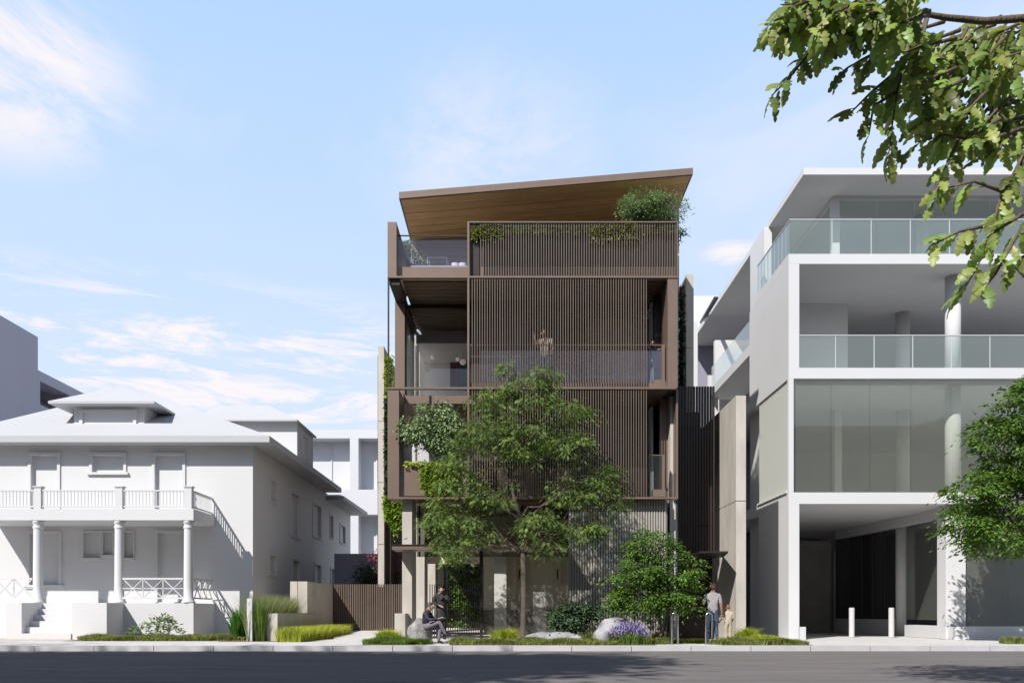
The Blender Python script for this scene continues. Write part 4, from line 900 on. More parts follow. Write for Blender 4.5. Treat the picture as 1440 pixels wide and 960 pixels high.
# clumps
tuft('grass_clump', 'bright lime grass clump before the glass lobby wall', 710, 25.9, 48, 26, GZ, 1500, 'grass_lime', .8, .014)
tuft('grass_clump', 'lime grass clump left of the low concrete block and boulder', 545, 26.2, 44, 24, GZ, 1400, 'grass_lime', .8, .014)
tuft('grass_clump', 'lime grass clump between the white boulder and the dark bush', 850, 25.6, 44, 24, GZ, 1300, 'grass_lime', .8, .014)
tuft('grass_clump', 'small lime clump half hidden left of the lavender', 832, 25.3, 36, 20, GZ, 900, 'grass_olive', .8, .014)
tuft('grass_clump', 'olive grass clump beneath the bushy tree', 930, 25.5, 36, 22, GZ, 1000, 'grass_olive', .8, .014)
tuft('grass_clump', 'lime grass clump at the foot of the concrete slab wall', 1050, 26.6, 42, 26, GZ, 1200, 'grass_lime', .8, .014)
tuft('grass_clump', 'tall vivid green grass clump left of the white post', 337, 28.6, 30, 48, GZ, 1500, 'grass_vivid', .3, .02)
tuft('grass_clump', 'tall green grass just right of the white post', 366, 27.4, 20, 60, GZ, 900, 'grass_green', .2, .016)
P, r = scatter_ellipse(-8.35, 29.9, .42, 2.4, .15, 8000)
blades('plume_grass', P, 1.45, .014, .35, 'grass_plume', None, label='tall pale plume grasses filling the raised concrete planter', cat='grass', kind='stuff')
n_ = 9000; tt = rng.random(n_); P = np.stack([-7.35+.75*rng.random(n_)+(tt*.25), 26.6+tt*6.8, np.full(n_, GZ)], 1)
blades('grass_hedge', P, .50, .016, .55, 'grass_lime', None, label='lime green grass hedge running along the planter wall beside the driveway', cat='grass', kind='stuff')
# lavender
P, r = scatter_ellipse(gx(884, 24.6), 24.6, .58, .22, GZ, 1500); blv = thing('lavender', 'purple flowering lavender in front of the pale boulder', 'plant', (gx(884, 24.6), 24.6, GZ))
blades('leaves', P, .38, .014, .35, 'grass_green', blv)
P2, r2 = scatter_ellipse(gx(884, 24.6), 24.6, .58, .22, GZ+.42, 1500, .08); P2[:, 2] += rng.normal(size=1500)*.075-.05-.16*(np.abs(P2[:, 0]-gx(884, 24.6))/.58)**2; D2 = unit(rng.normal(size=(1500, 3))*.35+np.array([0, 0, 1])); Lq = .12*(.6+.7*rng.random(1500))
quads_mesh('flowers', P2[:900], D2[:900], Lq[:900], Lq[:900]*.26, 'lavender', blv)
# shrubs
tree('pine_shrub', 'dark green spreading conifer shrub above the flat boulder', 'shrub', (gx(803, 26.0), 26.0, GZ),
     [PB(800, 872, 26, 26, 14, .5), PB(785, 866, 26, 16, 10, .4), PB(820, 862, 26, 18, 12, .4), PB(834, 853, 26, 7, 5, .2), PB(803, 855, 26.1, 22, 10, .4)], 'leaf_pine', 'bark', density=34, leaf=.10, trunk_r=.03, pad=.18, perpad=70, twigs=3, droop=.25)
tree('porch_shrub', 'loose pale green shrub in the grass before the villa porch', 'shrub', (gx(215, 28.6), 28.6, GZ),
     [PB(205, 884, 28.6, 20, 9, .4), PB(225, 880, 28.6, 20, 10, .4), PB(243, 881, 28.5, 10, 8, .3), PB(222, 872, 28.6, 14, 6, .3)], 'leaf_olive', 'bark', density=16, leaf=.15, trunk_r=.02, pad=.2, perpad=24, twigs=3, droop=-.2)
tree('red_maple', 'dark red leaved maple behind the driveway fence', 'tree', (gx(548, 38.5), 38.5, GZ),
     [PB(545, 785, 38.5, 26, 12, .9), PB(560, 800, 38.5, 20, 14, .8), PB(535, 802, 38.5, 18, 12, .8)], 'leaf_red', 'bark', density=13, leaf=.10, trunk_r=.06, pad=.35, perpad=50, twigs=3)
tree('dark_hedge_bush', 'dark green bush behind the driveway fence, left of the red maple', 'shrub', (gx(522, 38), 38, GZ),
     [PB(522, 802, 38, 14, 14, .8), PB(530, 815, 38, 20, 14, .8), PB(515, 812, 38, 9, 12, .6), PB(548, 818, 38, 20, 12, .6)], 'leaf_dark', 'bark', density=14, leaf=.12, trunk_r=.05, pad=.3, perpad=50, twigs=2)
tree('passage_hedge', 'tall dark green hedge seen through the entry gate between pillars and lobby', 'hedge', (gx(657, 40), 40, .3),
     [PB(655, 795, 40, 20, 22, .8), PB(660, 830, 40, 22, 26, .8), PB(650, 865, 40, 22, 22, .8), PB(662, 780, 39, 14, 10, .6)], 'leaf_small_tree', 'bark', density=12, leaf=.14, trunk_r=.05, pad=.35, perpad=44, twigs=2)
# boulders
boulder('boulder', (gx(589, 25.5), 25.5, GZ), (.42, .36, .55), 'stone_rough', 'squarish grey boulder used as a seat beside the seated man', 3, .3, .5)
boulder('boulder', (gx(779, 25.55), 25.55, GZ), (1.05, .5, .34), 'stone', 'long flat grey-white boulder beneath the dark conifer shrub', 5, .28, .2)
boulder('boulder', (gx(868, 24.95), 24.95, GZ), (.78, .38, .76), 'stone', 'tall pale boulder behind the lavender', 8, .25, .1)
# ------------------------------------------------------------------ oak whose branches reach into the picture
oak = thing('oak_tree', 'oak with lobed leaves, its branches reaching in at the upper right corner', 'tree', (7.0, 1.5, GZ))
mbk = MB(); mbk.tube([(7, 1.5, 0), (7.0, 1.5, 1.5), (6.9, 1.7, 4), (6.6, 2.1, 6.2)], [.34, .27, .24, .2], 14)
fork = Vector((6.6, 2.1, 6.2))
big = [((2.2, 5.2, 11.0), (2.2, 2.2, 1.5)), ((5.5, 5.5, 11.3), (2.6, 2.4, 1.8)), ((8.5, 3.0, 9.5), (2.6, 2.6, 2.2)), ((6.0, 1.5, 12.2), (3, 2.6, 2.0)), ((3.5, 2.0, 9.8), (2.2, 1.8, 1.4)), ((8.0, 6.2, 10.2), (2.2, 2.2, 1.6))]
for c, r in big: limb(mbk, fork, c, .13, .03, .08, 7)
twig_pts = []
def twig(p, r0=.012, r1=.003):
    pts = [PP(a, b, c) for a, b, c in p]; mbk.tube(pts, [r0+(r1-r0)*i/(len(pts)-1) for i in range(len(pts))], 6); return pts
main = [(1620, 60, 5.2), (1500, 40, 5.1), (1440, 26, 5.0), (1385, 30, 5.0), (1330, 25, 5.0), (1290, 18, 4.95), (1240, 12, 4.9), (1190, 14, 4.85), (1150, 18, 4.8)]
mpts = [PP(*q) for q in main]
mbk.tube([fork-Vector((0, 0, 1.0)), Vector((5.6, 3.6, 5.3))]+mpts, [.10, .07, .036, .027, .022, .020, .017, .013, .009, .006, .003], 8)
T = []   # twigs: list of pixel polylines (px,py,depth)
T += [[(1290, 20, 4.95), (1280, 60, 4.9), (1262, 125, 4.85), (1256, 165, 4.85), (1250, 215, 4.8)],
      [(1280, 50, 4.9), (1240, 70, 4.8), (1210, 85, 4.75), (1185, 100, 4.7)], [(1262, 100, 4.85), (1225, 130, 4.8), (1190, 165, 4.8)], [(1258, 130, 4.85), (1228, 150, 4.8), (1222, 190, 4.75)],
      [(1240, 12, 4.9), (1190, 35, 4.8), (1150, 60, 4.7), (1110, 110, 4.6), (1085, 135, 4.55)], [(1190, 14, 4.85), (1150, 25, 4.7), (1115, 40, 4.65), (1085, 45, 4.6)], [(1210, 12, 4.85), (1165, 5, 4.7), (1135, -5, 4.7)],
      [(1285, 40, 4.95), (1300, 75, 4.9), (1302, 110, 4.9)], [(1230, 15, 4.9), (1205, 45, 4.7), (1160, 75, 4.6)], [(1265, 20, 4.9), (1240, 40, 4.6), (1200, 55, 4.55)],
      [(1560, 120, 5.0), (1440, 215, 4.9), (1405, 285, 4.85), (1390, 340, 4.8), (1372, 380, 4.8), (1350, 415, 4.8)], [(1412, 270, 4.85), (1370, 255, 4.8), (1330, 265, 4.8)], [(1398, 315, 4.85), (1350, 325, 4.8), (1310, 345, 4.8)],
      [(1440, 300, 4.7), (1400, 325, 4.7), (1380, 350, 4.7)], [(1470, 270, 4.7), (1425, 340, 4.7), (1400, 385, 4.7), (1385, 405, 4.7)], [(1470, 350, 4.7), (1420, 368, 4.7), (1440, 390, 4.7)],
      [(1350, 190, 4.9), (1335, 225, 4.85), (1318, 265, 4.8), (1308, 300, 4.8)], [(1440, 180, 4.9), (1380, 200, 4.85), (1330, 190, 4.8), (1290, 200, 4.8)]]
g5 = np.random.default_rng(21)
for k in range(84):     # dense upper right part
    x = 1300+170*g5.random(); y = 20+190*g5.random()**.9; 
    if y > 60+(x-1270)*1.2: continue
    a = math.radians(100+75*g5.random()); ln = 35+50*g5.random(); Yd = 4.7+.9*g5.random()
    T.append([(x, y, Yd), (x+math.cos(a)*ln*.5, y+math.sin(a)*ln*.4, Yd-.05), (x+math.cos(a)*ln, y+math.sin(a)*ln*.9, Yd-.12)])
for k in range(38):
    x = 1125+190*g5.random(); y = -14+50*g5.random(); a = math.radians(135+45*g5.random()); ln = 35+35*g5.random(); Yd = 4.5+.4*g5.random()
    T.append([(x, y, Yd), (x+math.cos(a)*ln*.5, y+math.sin(a)*ln*.3, Yd-.1), (x+math.cos(a)*ln, y+math.sin(a)*ln*.6, Yd-.2)])
def oak_mesh(seed, m):
    g = np.random.default_rng(seed); nl = 4; up_ = []; mb = MB()
    K = 45; pts = []
    for i in range(K+1):
        t = i/K; env = math.sin(math.pi*min(1, t**.8))**.7*(.55+.5*t) if 0 < t < 1 else 0
        wv = .31*env*(.50+.56*abs(math.sin(math.pi*(t+.06)*(nl+.5)))**.8)
        pts.append((t, wv))
    mid = [(0, t, .10*math.sin(t*math.pi)*(.6+.6*seed/3)-.16*t*t) for t, _ in pts]
    lf = [(-w_*(1+.03*g.random()), t-.04*(w_ > .2), mid[i][2]-w_*.22) for i, (t, w_) in enumerate(pts)]
    rt = [(w_*(1+.03*g.random()), t-.04*(w_ > .2), mid[i][2]-w_*.22) for i, (t, w_) in enumerate(pts)]
    v = mid+lf+rt; n = K+1; f = []
    for i in range(K):
        f.append((i, i+1, n+i+1, n+i)); f.append((i, 2*n+i, 2*n+i+1, i+1))
    # short stalk
    mb.add(v, f); o = len(mb.v); mb.add([(-.012, -.13, .02), (.012, -.13, .02), (.012, .02, 0), (-.012, .02, 0)], [(0, 1, 2, 3)])
    return mb
oms = [oak_mesh(s, None) for s in range(4)]; ome = [m_.mesh('leaf', 'oak_leaf', True) for m_ in oms]
leaves = []
for tw in T:
    pts = twig(tw)
    lens = [(pts[i+1]-pts[i]).length for i in range(len(pts)-1)]; tot = sum(lens); n = max(5, int(tot/.032))
    for k in range(n):
        s_ = tot*(.22+.78*(k+g5.random())/n); i = 0
        while i < len(lens)-1 and s_ > lens[i]: s_ -= lens[i]; i += 1
        p = pts[i].lerp(pts[i+1], min(1, s_/lens[i])); d = (pts[i+1]-pts[i]).normalized()
        side = Vector(g5.normal(size=3)); side = (side-d*side.dot(d)).normalized()
        ld = (d*.75+side*.8+Vector((0, 0, -.45))).normalized(); size = .165*(.65+.5*g5.random())
        nrm = Vector((g5.normal()*.45-.3, g5.normal()*.45-.75, .65)); nrm = (nrm-ld*nrm.dot(ld)).normalized()
        xax = ld.cross(nrm).normalized(); M4 = Matrix(((xax.x, ld.x, nrm.x), (xax.y, ld.y, nrm.y), (xax.z, ld.z, nrm.z))).to_4x4()
        leaves.append((p+ld*.012, M4, size*(.9 if g5.random() < .5 else 1), int(g5.integers(4))))
part('trunk', mbk, 'bark', oak, True)
inside = [q for q in leaves if abs(720+F*q[0].x/q[0].y) < 1470 and 860-F*(q[0].z-CZ)/q[0].y > -20 and 720+F*q[0].x/q[0].y < 1450]
inside.sort(key=lambda q: -q[2]/q[0].y); ids = set(id(q) for q in inside[:300])
for q in inside[:300]:
    o = link('leaf', ome[q[3]], oak); sM = Matrix.Diagonal((q[2]*.84, q[2]*1.08, q[2], 1)); o.matrix_local = Matrix.Translation(q[0]) @ q[1] @ sM
rest = MB()
for q in leaves:
    if id(q) in ids: continue
    Mx = Matrix.Translation(q[0]) @ q[1] @ Matrix.Diagonal((q[2]*.84, q[2]*1.08, q[2], 1)); src = oms[q[3]]
    rest.add([tuple(Mx @ Vector(v)) for v in src.v], src.f)
rest.build('foliage', 'oak_leaf_mass', oak, True, kind='stuff')
P, D, Ls, Ws = crown_leaves(big, 7, .19, .5, 44, .3, .25, .5)
quads_mesh('crown', P, D, Ls, Ws, 'oak_leaf_mass', oak)
# ------------------------------------------------------------------ camera side of the street: plane trees that shade it, unseen houses added to cut skylight
for i, (x, y, zt, labl) in enumerate(((-38, -1.5, 27.0, 'tall plane tree on the near pavement, farthest from the oak'), (-30.5, 0, 25.6, 'tall plane tree on the near pavement, second in the row'), (-23.5, -.5, 26.2, 'tall plane tree on the near pavement, third in the row'), (-16.5, -.8, 25.6, 'tall plane tree on the near pavement, closest to the oak'))):
    gg = np.random.default_rng(40+i); bl2 = [((x+gg.normal()*2.2, y+gg.normal()*.8, z), (4.2, 2.6, 2.6)) for z in np.linspace(11, zt-2.6, 8)]
    for q in (-1, 1): bl2.append(((x+q*3.2, y, zt-3.6), (2.6, 2.4, 2.4))); bl2.append(((x+q*2.6, y+.8, 14), (3, 2.2, 2.4)))
    bl2 += [((x-1, y+5.5, 14.0), (3.2, 2.6, 2.6)), ((x+2, y+6, 12.5), (2.6, 2.6, 2.2)), ((x-1, y+9.5, 11.0), (3.0, 2.2, 2.0)), ((x+1.2, y+3, 17.5), (3, 2.2, 2.4))]  # low lobes reaching over the road, added to block skylight
    tree('plane_tree', labl, 'tree', (x, y, GZ), bl2, 'leaf_far', 'bark', density=2.4, leaf=.46, trunk_r=.35, pad=1.0, perpad=60, twigs=1, shell=.2, flat=.6)
def unseen_house(x0, x1, y0, y1, hgt, n, fl, m, label):
    b = thing('unseen_house', label, 'house', ((x0+x1)/2, y1, 0)); mb = MB(); hs = []
    wd = (x1-x0)/n
    for k in range(n):
        for q in range(fl): hs.append((x0+wd*(k+.3), x0+wd*(k+.7), 1.2+q*3.4, 3.0+q*3.4))
    wall_cells(mb, x0, x1, 0, hgt, hs, lambda a, c, d, e: mb.box(a, c, y1-.3, y1, d, e)); part('front_wall', mb, m, b)
    part('core', MB().box(x0, x1, y0, y1-.45, 0, hgt-.01), m, b); row('window', MB().box(0, wd*.4, -.03, .0, 0, 1.8), 'glass_dark', b, [(q[0], y1-.3, q[2]) for q in hs])
    part('cornice', MB().box(x0-.1, x1+.1, y1+.002, y1+.25, hgt-.5, hgt), 'concrete_grey', b)
mat('brick_far', (.20, .10, .075), .9, .2, 2); mat('render_far', (.26, .23, .20), .9, .1, 2)
unseen_house(-60, -34, -30, -10, 16.5, 7, 4, 'brick_far', 'unseen long red brick house across the street, left end of the row')
unseen_house(-33.5, -10, -30, -11, 17, 6, 4, 'render_far', 'unseen grey-brown rendered house across the street facing the villa')
unseen_house(-9.5, 13, -30, -10.5, 16.5, 6, 4, 'brick_far', 'unseen red brick house across the street facing the dark slatted house')
unseen_house(13.5, 45, -30, -10, 16, 8, 4, 'render_far', 'unseen brown rendered house across the street facing the white offices')
#@@PEOPLE
# ================================================================== PEOPLE AND SMALL THINGS
mat('skin', (.42, .24, .17), .55, .06, 10); mat('skin_pale', (.52, .33, .25), .55, .06, 10)
mat('hair_dark', (.025, .018, .015), .7, .2, 30, bump=.4, bscale=200); mat('hair_ginger', (.30, .12, .05), .7, .2, 30, bump=.4, bscale=200); mat('hair_brown', (.13, .06, .035), .7, .2, 30, bump=.4, bscale=200)
mat('cloth_grey', (.40, .37, .38), .9, .12, 8, .3, 60); mat('cloth_navy', (.055, .05, .085), .9, .15, 8, .3, 60); mat('denim', (.06, .085, .13), .9, .25, 8, .3, 80); mat('cloth_coat', (.05, .046, .042), .9, .15, 8, .3, 60)
mat('cloth_black', (.02, .02, .022), .9, .15, 8); mat('cloth_cream', (.62, .52, .38), .9, .1, 8, .3, 60); mat('cloth_mauve', (.22, .19, .23), .9, .12, 8, .3, 60); mat('cloth_beige', (.50, .40, .33), .9, .12, 8, .3, 60); mat('cloth_red', (.20, .03, .03), .9, .15, 8)
mat('leather', (.17, .09, .05), .6, .15, 10); mat('cap_grey', (.13, .13, .15), .9, .1, 20); mat('paper', (.75, .74, .70), .8, .03, 5)
def skin_mesh(name, chains, m, parent, sub=1):
    """chains: list of [(co, radius) or (co, (rx, ry))...]; shared coordinates weld"""
    V = []; E = []; Rr = []; key = {}
    for ch in chains:
        prev = None
        for co, r in ch:
            k = tuple(round(c, 4) for c in co)
            if k not in key: key[k] = len(V); V.append(co); Rr.append(r if isinstance(r, tuple) else (r, r))
            i = key[k]
            if prev is not None and (prev, i) not in E: E.append((prev, i))
            prev = i
    me = bpy.data.meshes.new(name); me.from_pydata([tuple(v) for v in V], E, []); me.update()
    o = bpy.data.objects.new(name, me); COL.objects.link(o)
    s = o.modifiers.new('skin', 'SKIN'); s.use_smooth_shade = True; s.branch_smoothing = .4
    for i, sv in enumerate(me.skin_vertices[0].data): sv.radius = Rr[i]; sv.use_root = (i == 0)
    ss = o.modifiers.new('sub', 'SUBSURF'); ss.levels = sub; ss.render_levels = sub
    dg = bpy.context.evaluated_depsgraph_get(); ev = o.evaluated_get(dg); nm = bpy.data.meshes.new_from_object(ev)
    o.modifiers.clear(); o.data = nm; nm.materials.clear(); nm.materials.append(MATS[m]); nm.shade_smooth()
    o.parent = parent; return o
BASE = dict(pel=(0, 0, .93), sp=(0, -.01, 1.10), ch=(0, -.01, 1.32), nk=(0, 0, 1.47), hd=(0, .02, 1.575), ct=(0, .015, 1.66),
    hL=(-.095, 0, .89), kL=(-.10, .02, .49), aL=(-.10, -.02, .09), tL=(-.11, .14, .045), hR=(.095, 0, .89), kR=(.10, .02, .49), aR=(.10, -.02, .09), tR=(.11, .14, .045),
    sL=(-.185, -.01, 1.40), eL=(-.235, -.03, 1.12), wL=(-.245, .04, .88), sR=(.185, -.01, 1.40), eR=(.235, -.03, 1.12), wR=(.245, .04, .88))
def person(label, loc, yaw, pose, top, bottom, hair, skin='skin', scale=1., sleeves='short', coat=None, group=None, hairlen=0., shoes='leather', extras=None):
    J = dict(BASE); J.update(pose or {}); J = {k: Vector(v) for k, v in J.items()}
    t = thing('person', label, 'person', loc, group); t.rotation_euler = (0, 0, yaw); t.scale = (scale,)*3
    def hand(w, e):
        d = (w-e).normalized(); s = Vector((1, 0, 0)); s = (s-d*s.dot(d)); s = s.normalized() if s.length > .1 else d.orthogonal().normalized(); n = d.cross(s)
        palm = w+d*.055; out = [[(w, (.024, .020)), (palm, (.032, .018))]]
        for i, (off, ln) in enumerate(((-.030, .062), (-.010, .072), (.010, .068), (.028, .052))):
            b = palm+d*.028+s*off; out.append([(palm, (.032, .018)), (b, .010), (b+d*ln*.55+n*.010, .0088), (b+d*ln*.9+n*.030, .0072)])
        th = w+d*.02-s*.028; out.append([(palm, (.032, .018)), (th+d*.02-s*.012, .011), (th+d*.05-s*.022+n*.012, .008)])
        return out
    sl_ = 1.15 if sleeves == 'long' else 1.
    ch = [[(J['pel'], (.160, .125)), (J['sp'], (.150, .115)), (J['ch'], (.180, .128)), (J['nk'], .060), (J['hd'], (.082, .094)), (J['ct'], (.078, .095))]]
    for s in 'LR':
        ch.append([(J['pel'], (.160, .125)), (J['h'+s], .108), (J['h'+s].lerp(J['k'+s], .5), .092), (J['k'+s], .070), (J['k'+s].lerp(J['a'+s], .4), .064), (J['k'+s].lerp(J['a'+s], .9), .050), (J['a'+s], .036), (J['t'+s], (.038, .025))])
        ch.append([(J['ch'], (.180, .128)), (J['s'+s], .072), (J['s'+s].lerp(J['e'+s], .5), .062), (J['e'+s], .045*sl_), (J['e'+s].lerp(J['w'+s], .4), .042*sl_), (J['w'+s], .025)])
        ch += hand(J['w'+s], J['e'+s])
    hdv = (J['ct']-J['nk']).normalized(); fwd = Vector((0, 1, 0)); fwd = (fwd-hdv*fwd.dot(hdv)).normalized() if 'face' not in (pose or {}) else J['face'].normalized()
    rt = fwd.cross(hdv).normalized()
    ch.append([(J['hd'], (.082, .094)), (J['hd']+fwd*.088-hdv*.0, .024), (J['hd']+fwd*.112-hdv*.018, .012)])       # nose
    ch.append([(J['hd'], (.082, .094)), (J['hd']+fwd*.062-hdv*.060, .034)])                                     # chin
    body = skin_mesh('body', ch, skin, t, 2)
    tm = coat or top; me = body.data; me.materials.append(MATS[tm]); me.materials.append(MATS[bottom])
    segs = [(J['pel'], J['sp'], 1), (J['sp'], J['ch'], 1), (J['ch'], J['nk']-(J['nk']-J['ch'])*.22, 1), (J['nk'], J['hd'], 0), (J['hd'], J['ct'], 0)]
    for s in 'LR':
        segs += [(J['ch'], J['s'+s], 1), (J['s'+s], J['s'+s].lerp(J['e'+s], .72), 1), (J['s'+s].lerp(J['e'+s], .8), J['e'+s], 1 if sleeves == 'long' else 0),
                 (J['e'+s], J['w'+s].lerp(J['e'+s], .12), 1 if sleeves == 'long' else 0), (J['w'+s], J['w'+s]+(J['w'+s]-J['e'+s])*.5, 0),
                 (J['pel']-Vector((0, 0, .06)), J['h'+s], 2), (J['h'+s], J['k'+s], 2), (J['k'+s], J['k'+s].lerp(J['a'+s], .9), 2)]
    for p_ in me.polygons:
        c = p_.center; best = 9; bi = 0
        for q0, q1, mi in segs:
            dd_ = q1-q0; tt_ = max(0, min(1, (c-q0).dot(dd_)/max(dd_.length_squared, 1e-9))); ds_ = (q0+dd_*tt_-c).length
            if ds_ < best: best = ds_; bi = mi
        p_.material_index = bi
    for s in (-1, 1):
        e = MB().lathe((0, 0, 0), [(.004, -.012), (.011, -.006), (.012, 0), (.011, .006), (.004, .012)], 8); o = bpy.data.objects.new('eye', e.mesh('eye', 'black', True)); COL.objects.link(o); o.parent = t; o.location = J['hd']+fwd*.083+rt*.030*s+hdv*.022
        e = MB().lathe((0, 0, 0), [(.006, -.03), (.014, -.012), (.016, .01), (.008, .03)], 8); o = bpy.data.objects.new('ear', e.mesh('ear', skin, True)); COL.objects.link(o); o.parent = t; o.location = J['hd']+rt*.080*s
    # hair: cap over skull
    up = J['ct']; hb = [[(J['hd']-fwd*.055-hdv*.035, (.070, .055)), (J['hd']-fwd*.040+hdv*.02, (.096, .078)), (up-fwd*.018+hdv*.012, (.092, .098)), (up+fwd*.035+hdv*.018, (.066, .036))]]
    if hairlen: hb.append([(J['hd']-fwd*.040+hdv*.02, (.096, .078)), (J['nk']-fwd*.06, (.085, .04)), (J['nk']-fwd*.07-hdv*hairlen, (.075, .03))])
    skin_mesh('hair', hb, hair, t, 2)
    if coat:
        dn = J['pel']-Vector((0, 0, .38)); skin_mesh('coat_skirt', [[(J['sp'], (.15, .12)), (J['pel'], (.165, .135)), (dn.lerp(J['pel'], .5), (.175, .14)), (dn, (.185, .15))]], coat, t, 2)
    for s in 'LR':
        hl = J['a'+s]-(J['t'+s]-J['a'+s])*.35; hl.z = J['a'+s].z-.035 if abs(J['a'+s].z-.09) < .03 else hl.z
        skin_mesh('shoe', [[(hl, (.036, .030)), (J['a'+s].lerp(J['t'+s], .35), (.044, .040)), (J['t'+s]+(J['t'+s]-J['a'+s])*.15, (.042, .026))]], shoes, t, 2)
    for nm, chs, mm in (extras or []): skin_mesh(nm, [[(Vector(c), r) for c, r in q] for q in chs], mm, t, 2)
    return t
def at(px, Y, z): return (XX(px, Y), Y, z)
# walking man, back to the camera
person('man in grey t-shirt and dark jeans walking away beside a child', at(1002, 25.0, GZ), 0,
    dict(kL=(-.09, .10, .50), aL=(-.08, .16, .10), tL=(-.09, .30, .05), kR=(.09, -.02, .49), aR=(.08, -.22, .16), tR=(.09, -.14, .05), eL=(-.24, .06, 1.13), wL=(-.20, .28, 1.22), sL=(-.18, 0, 1.40), wR=(.27, .02, .86)),
    'cloth_grey', 'denim', 'hair_brown', scale=1.03)
# child
person('small child in cream outfit held by the hand, seen from behind', at(1024, 25.2, GZ), .1,
    dict(eL=(-.24, 0, 1.18), wL=(-.33, .05, 1.05), eR=(.23, -.02, 1.14), wR=(.22, .12, 1.0), hd=(0, .03, 1.58), ct=(0, .03, 1.69)),
    'cloth_cream', 'cloth_cream', 'hair_ginger', 'skin_pale', scale=.66, sleeves='long', shoes='cloth_cream')
# standing woman with phone, facing the camera
person('standing person in dark knee-length coat holding a phone to the chin, dark hair', at(620, 26.4, .22), math.pi+.35,
    dict(eL=(-.22, .06, 1.14), wL=(-.08, .24, 1.30), eR=(.26, .05, 1.15), wR=(.10, .16, 1.08), hd=(0, .05, 1.565), ct=(0, .03, 1.65)),
    'cloth_coat', 'cloth_black', 'hair_dark', 'skin_pale', scale=.99, sleeves='long', coat='cloth_coat', hairlen=.10, shoes='cloth_black',
    extras=[('phone', [[((-.07, .31, 1.37), (.02, .008)), ((-.05, .31, 1.48), (.02, .008))]], 'black'), ('backpack', [[((.02, -.17, 1.15), (.14, .07)), ((.02, -.16, 1.38), (.12, .06))]], 'cloth_red'), ('scarf', [[((-.04, .06, 1.44), .05), ((.03, .10, 1.25), (.06, .03))]], 'cloth_navy')])
# seated man reading, facing right
person('seated person in dark jacket and grey cap reading, legs crossed, on the boulder', at(598, 25.35, GZ-.12), -math.pi/2-.25,
    dict(pel=(0, 0, .60), sp=(0, -.02, .76), ch=(0, .04, .97), nk=(0, .11, 1.12), hd=(0, .17, 1.21), ct=(0, .17, 1.30), hL=(-.09, .03, .58), kL=(-.08, .45, .62), aL=(-.06, .40, .20), tL=(-.07, .53, .15), hR=(.09, .03, .60), kR=(.05, .46, .76), aR=(-.06, .62, .40), tR=(-.07, .76, .38),
         sL=(-.18, .05, 1.05), eL=(-.22, .20, .82), wL=(-.10, .44, .86), sR=(.18, .05, 1.05), eR=(.22, .20, .82), wR=(.08, .42, .86)),
    'cloth_navy', 'cloth_mauve', 'cap_grey', 'skin', sleeves='long', shoes='cloth_black',
    extras=[('book', [[((-.12, .55, .88), (.07, .012)), ((.12, .55, .90), (.07, .012))]], 'paper'), ('cap_brim', [[((0, .19, 1.295), (.06, .012)), ((0, .31, 1.285), (.05, .010))]], 'cap_grey')])
# balcony man
person('man in beige shirt with raised hand on the third-floor balcony behind the slats', at(766, 27.75, L3), math.pi-.3,
    dict(eR=(.30, .10, 1.22), wR=(.26, .18, 1.46), eL=(-.25, -.02, 1.13), wL=(-.26, .16, .98), hd=(.01, .03, 1.58), ct=(.01, .02, 1.67)),
    'cloth_beige', 'denim', 'hair_brown', scale=1.12)
# balcony woman
person('woman in dark top leaning on the balustrade at the right end of the third-floor balcony', at(910, 27.9, L3), -math.pi/2-.5,
    dict(ch=(0, .06, 1.30), nk=(0, .11, 1.44), hd=(0, .16, 1.54), ct=(0, .15, 1.62), sL=(-.17, .07, 1.38), eL=(-.20, .24, 1.20), wL=(-.16, .46, 1.24), sR=(.17, .07, 1.38), eR=(.20, .24, 1.18), wR=(.14, .44, 1.22)),
    'cloth_coat', 'cloth_black', 'hair_dark', 'skin_pale', scale=.98, sleeves='long', hairlen=.12, shoes='paper')
# ------------------------------------------------------------------ furniture seen in the dark house
t = thing('arc_lamp', 'slender arched floor lamp with a white globe in the third-floor room', 'lamp', at(646, 33.6, L3))
pts = [PP(645, 545, 33.6), PP(643, 520, 33.6)]+[PP(624+20*math.cos(a), 505-22*math.sin(a), 33.6) for a in np.linspace(.2, math.pi, 12)]+[PP(609, 500, 33.6)]
pts = [PP(646, 550, 33.6), PP(644, 525, 33.6)]+[PP(626+17*math.cos(a), 505-22*math.sin(a), 33.6) for a in np.linspace(.1, math.pi-.1, 12)]
part('arm', MB().tube(pts, .012, 6), 'black', t, True)
def globe(c, r): return MB().lathe(tuple(c), [(r*math.sin(a)+.001, -r*math.cos(a)) for a in np.linspace(0, math.pi, 12)], 18)
mat('globe', (.85, .82, .76), .5, .02, 2, emit=.25)
part('globe', globe(PP(608.5, 503, 33.6), 3.0*33.6/F), 'globe', t, True)
for a, b, r, lab in ((643.5, 505, 2.8, 'smaller white globe pendant in front of the painting'), (651, 509, 4.2, 'larger white globe pendant in front of the painting')):
    t = thing('pendant_lamp', lab, 'lamp', PP(a, b, 33.2), 'globe pendants'); part('globe', globe(PP(a, b, 33.2), r*33.2/F), 'globe', t, True)
    part('cord', MB().tube([PP(a, b, 33.2)+Vector((0, 0, r*33.2/F)), Vector((XX(a, 33.2), 33.2, zb4-.06))], .008, 5), 'black', t)
t = thing('painting', 'tall maroon painting with a teal stripe on the room wall', 'painting', PP(645, 545, 37.5))
mat('paint_maroon', (.10, .035, .06), .6, .1, 2); mat('paint_teal', (.02, .13, .16), .6, .1, 2); mat('paint_wine', (.16, .05, .06), .6, .1, 2)
part('canvas', MB().pbox(633, 664, 502, 546, 34.5, .05), 'paint_maroon', t); part('colour_field', MB().pbox(640, 648, 503, 545, 34.48, .018), 'paint_wine', t); part('colour_field', MB().pbox(648, 657, 510, 538, 34.475, .02), 'paint_teal', t)
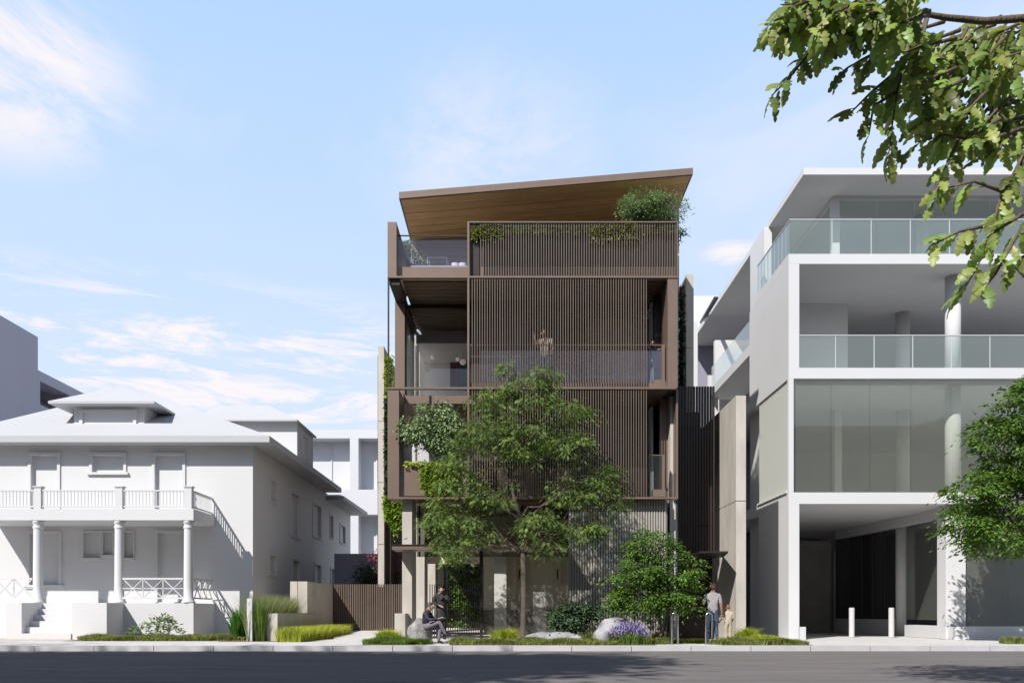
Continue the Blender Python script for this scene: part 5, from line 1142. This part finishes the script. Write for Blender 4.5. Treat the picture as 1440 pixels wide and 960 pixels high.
mat('orange_leather', (.48, .17, .08), .55, .12, 5)
t = thing('armchair', 'orange leather armchair by the glass of the third-floor room', 'chair', at(592, 32.8, L3))
y_ = 32.7; ax = XX(592, y_)
part('seat', MB().box(ax-.35, ax+.35, y_, y_+.65, L3+.28, L3+.44), 'orange_leather', t, bevel=.04)
part('backrest', MB().hexa([(ax-.36, y_+.1, L3+.42), (ax-.2, y_+.1, L3+.42), (ax-.2, y_+.65, L3+.42), (ax-.36, y_+.65, L3+.42)], [(ax-.5, y_+.1, L3+.98), (ax-.36, y_+.1, L3+.98), (ax-.36, y_+.65, L3+.98), (ax-.5, y_+.65, L3+.98)]), 'orange_leather', t, bevel=.04)
row('leg', MB().tube([(0, 0, L3), (0, 0, L3+.28)], .02, 6), 'black', t, [(ax-.3, y_+.05, 0), (ax+.3, y_+.05, 0), (ax-.3, y_+.6, 0), (ax+.3, y_+.6, 0)])
t = thing('open_shelf', 'light open metal shelf frame behind the slats right of the balcony man', 'shelf', at(799, 31, L3))
y_ = 30.5; zl, zh = ZZ(540, y_), ZZ(507.5, y_)
row('upright', MB().box(0, .04, y_, y_+.04, L3, zh), 'timber', t, [(XX(786, y_), 0, 0), (XX(812, y_), 0, 0), (XX(786, y_), .35, 0), (XX(812, y_), .35, 0)])
row('shelf_board', MB().box(XX(786, y_)+.05, XX(812, y_)-.005, y_, y_+.35, -.03, 0), 'timber', t, [(0, 0, ZZ(p, y_)) for p in (508, 515, 522, 533)])
t = thing('terrace_chair', 'white-framed low lounge chair on the top terrace', 'chair', at(616, 29.0, L4))
y_ = 28.7; cxx = XX(615, y_); z0 = L4+.07; z1 = ZZ(362, y_)
part('frame', MB().tube([(cxx-.32, y_, z0), (cxx-.32, y_, z1), (cxx+.32, y_, z1), (cxx+.32, y_, z0)], .022, 6), 'steel', t)
part('back_frame', MB().tube([(cxx-.32, y_+.6, z0), (cxx-.32, y_+.6, z1+.1), (cxx+.32, y_+.6, z1+.1), (cxx+.32, y_+.6, z0)], .022, 6), 'steel', t)
part('seat', MB().hexa([(cxx-.3, y_+.02, z0+.25), (cxx+.3, y_+.02, z0+.25), (cxx+.3, y_+.55, z0+.12), (cxx-.3, y_+.55, z0+.12)], [(cxx-.3, y_+.02, z0+.29), (cxx+.3, y_+.02, z0+.29), (cxx+.3, y_+.55, z0+.16), (cxx-.3, y_+.55, z0+.16)]), 'cloth_grey', t)
part('arm', MB().tube([(cxx-.32, y_, z1-.12), (cxx+.1, y_+.3, z0+.1)], .02, 6), 'steel', t)
for a, lab in ((640, 'white bowl-shaped planter on the top terrace, left of two'), (650.5, 'white bowl-shaped planter on the top terrace, right of two')):
    z = L4+.07; hgt = ZZ(371, 28.6)-z; MB().lathe((XX(a, 28.6), 28.6, z), [(.05, 0), (.07, hgt*.3), (.13, hgt), (.10, hgt), (.05, hgt*.5)], 16).build('bowl', 'white_paint', smooth=True, label=lab, cat='bowl', group='white bowls on the terrace')
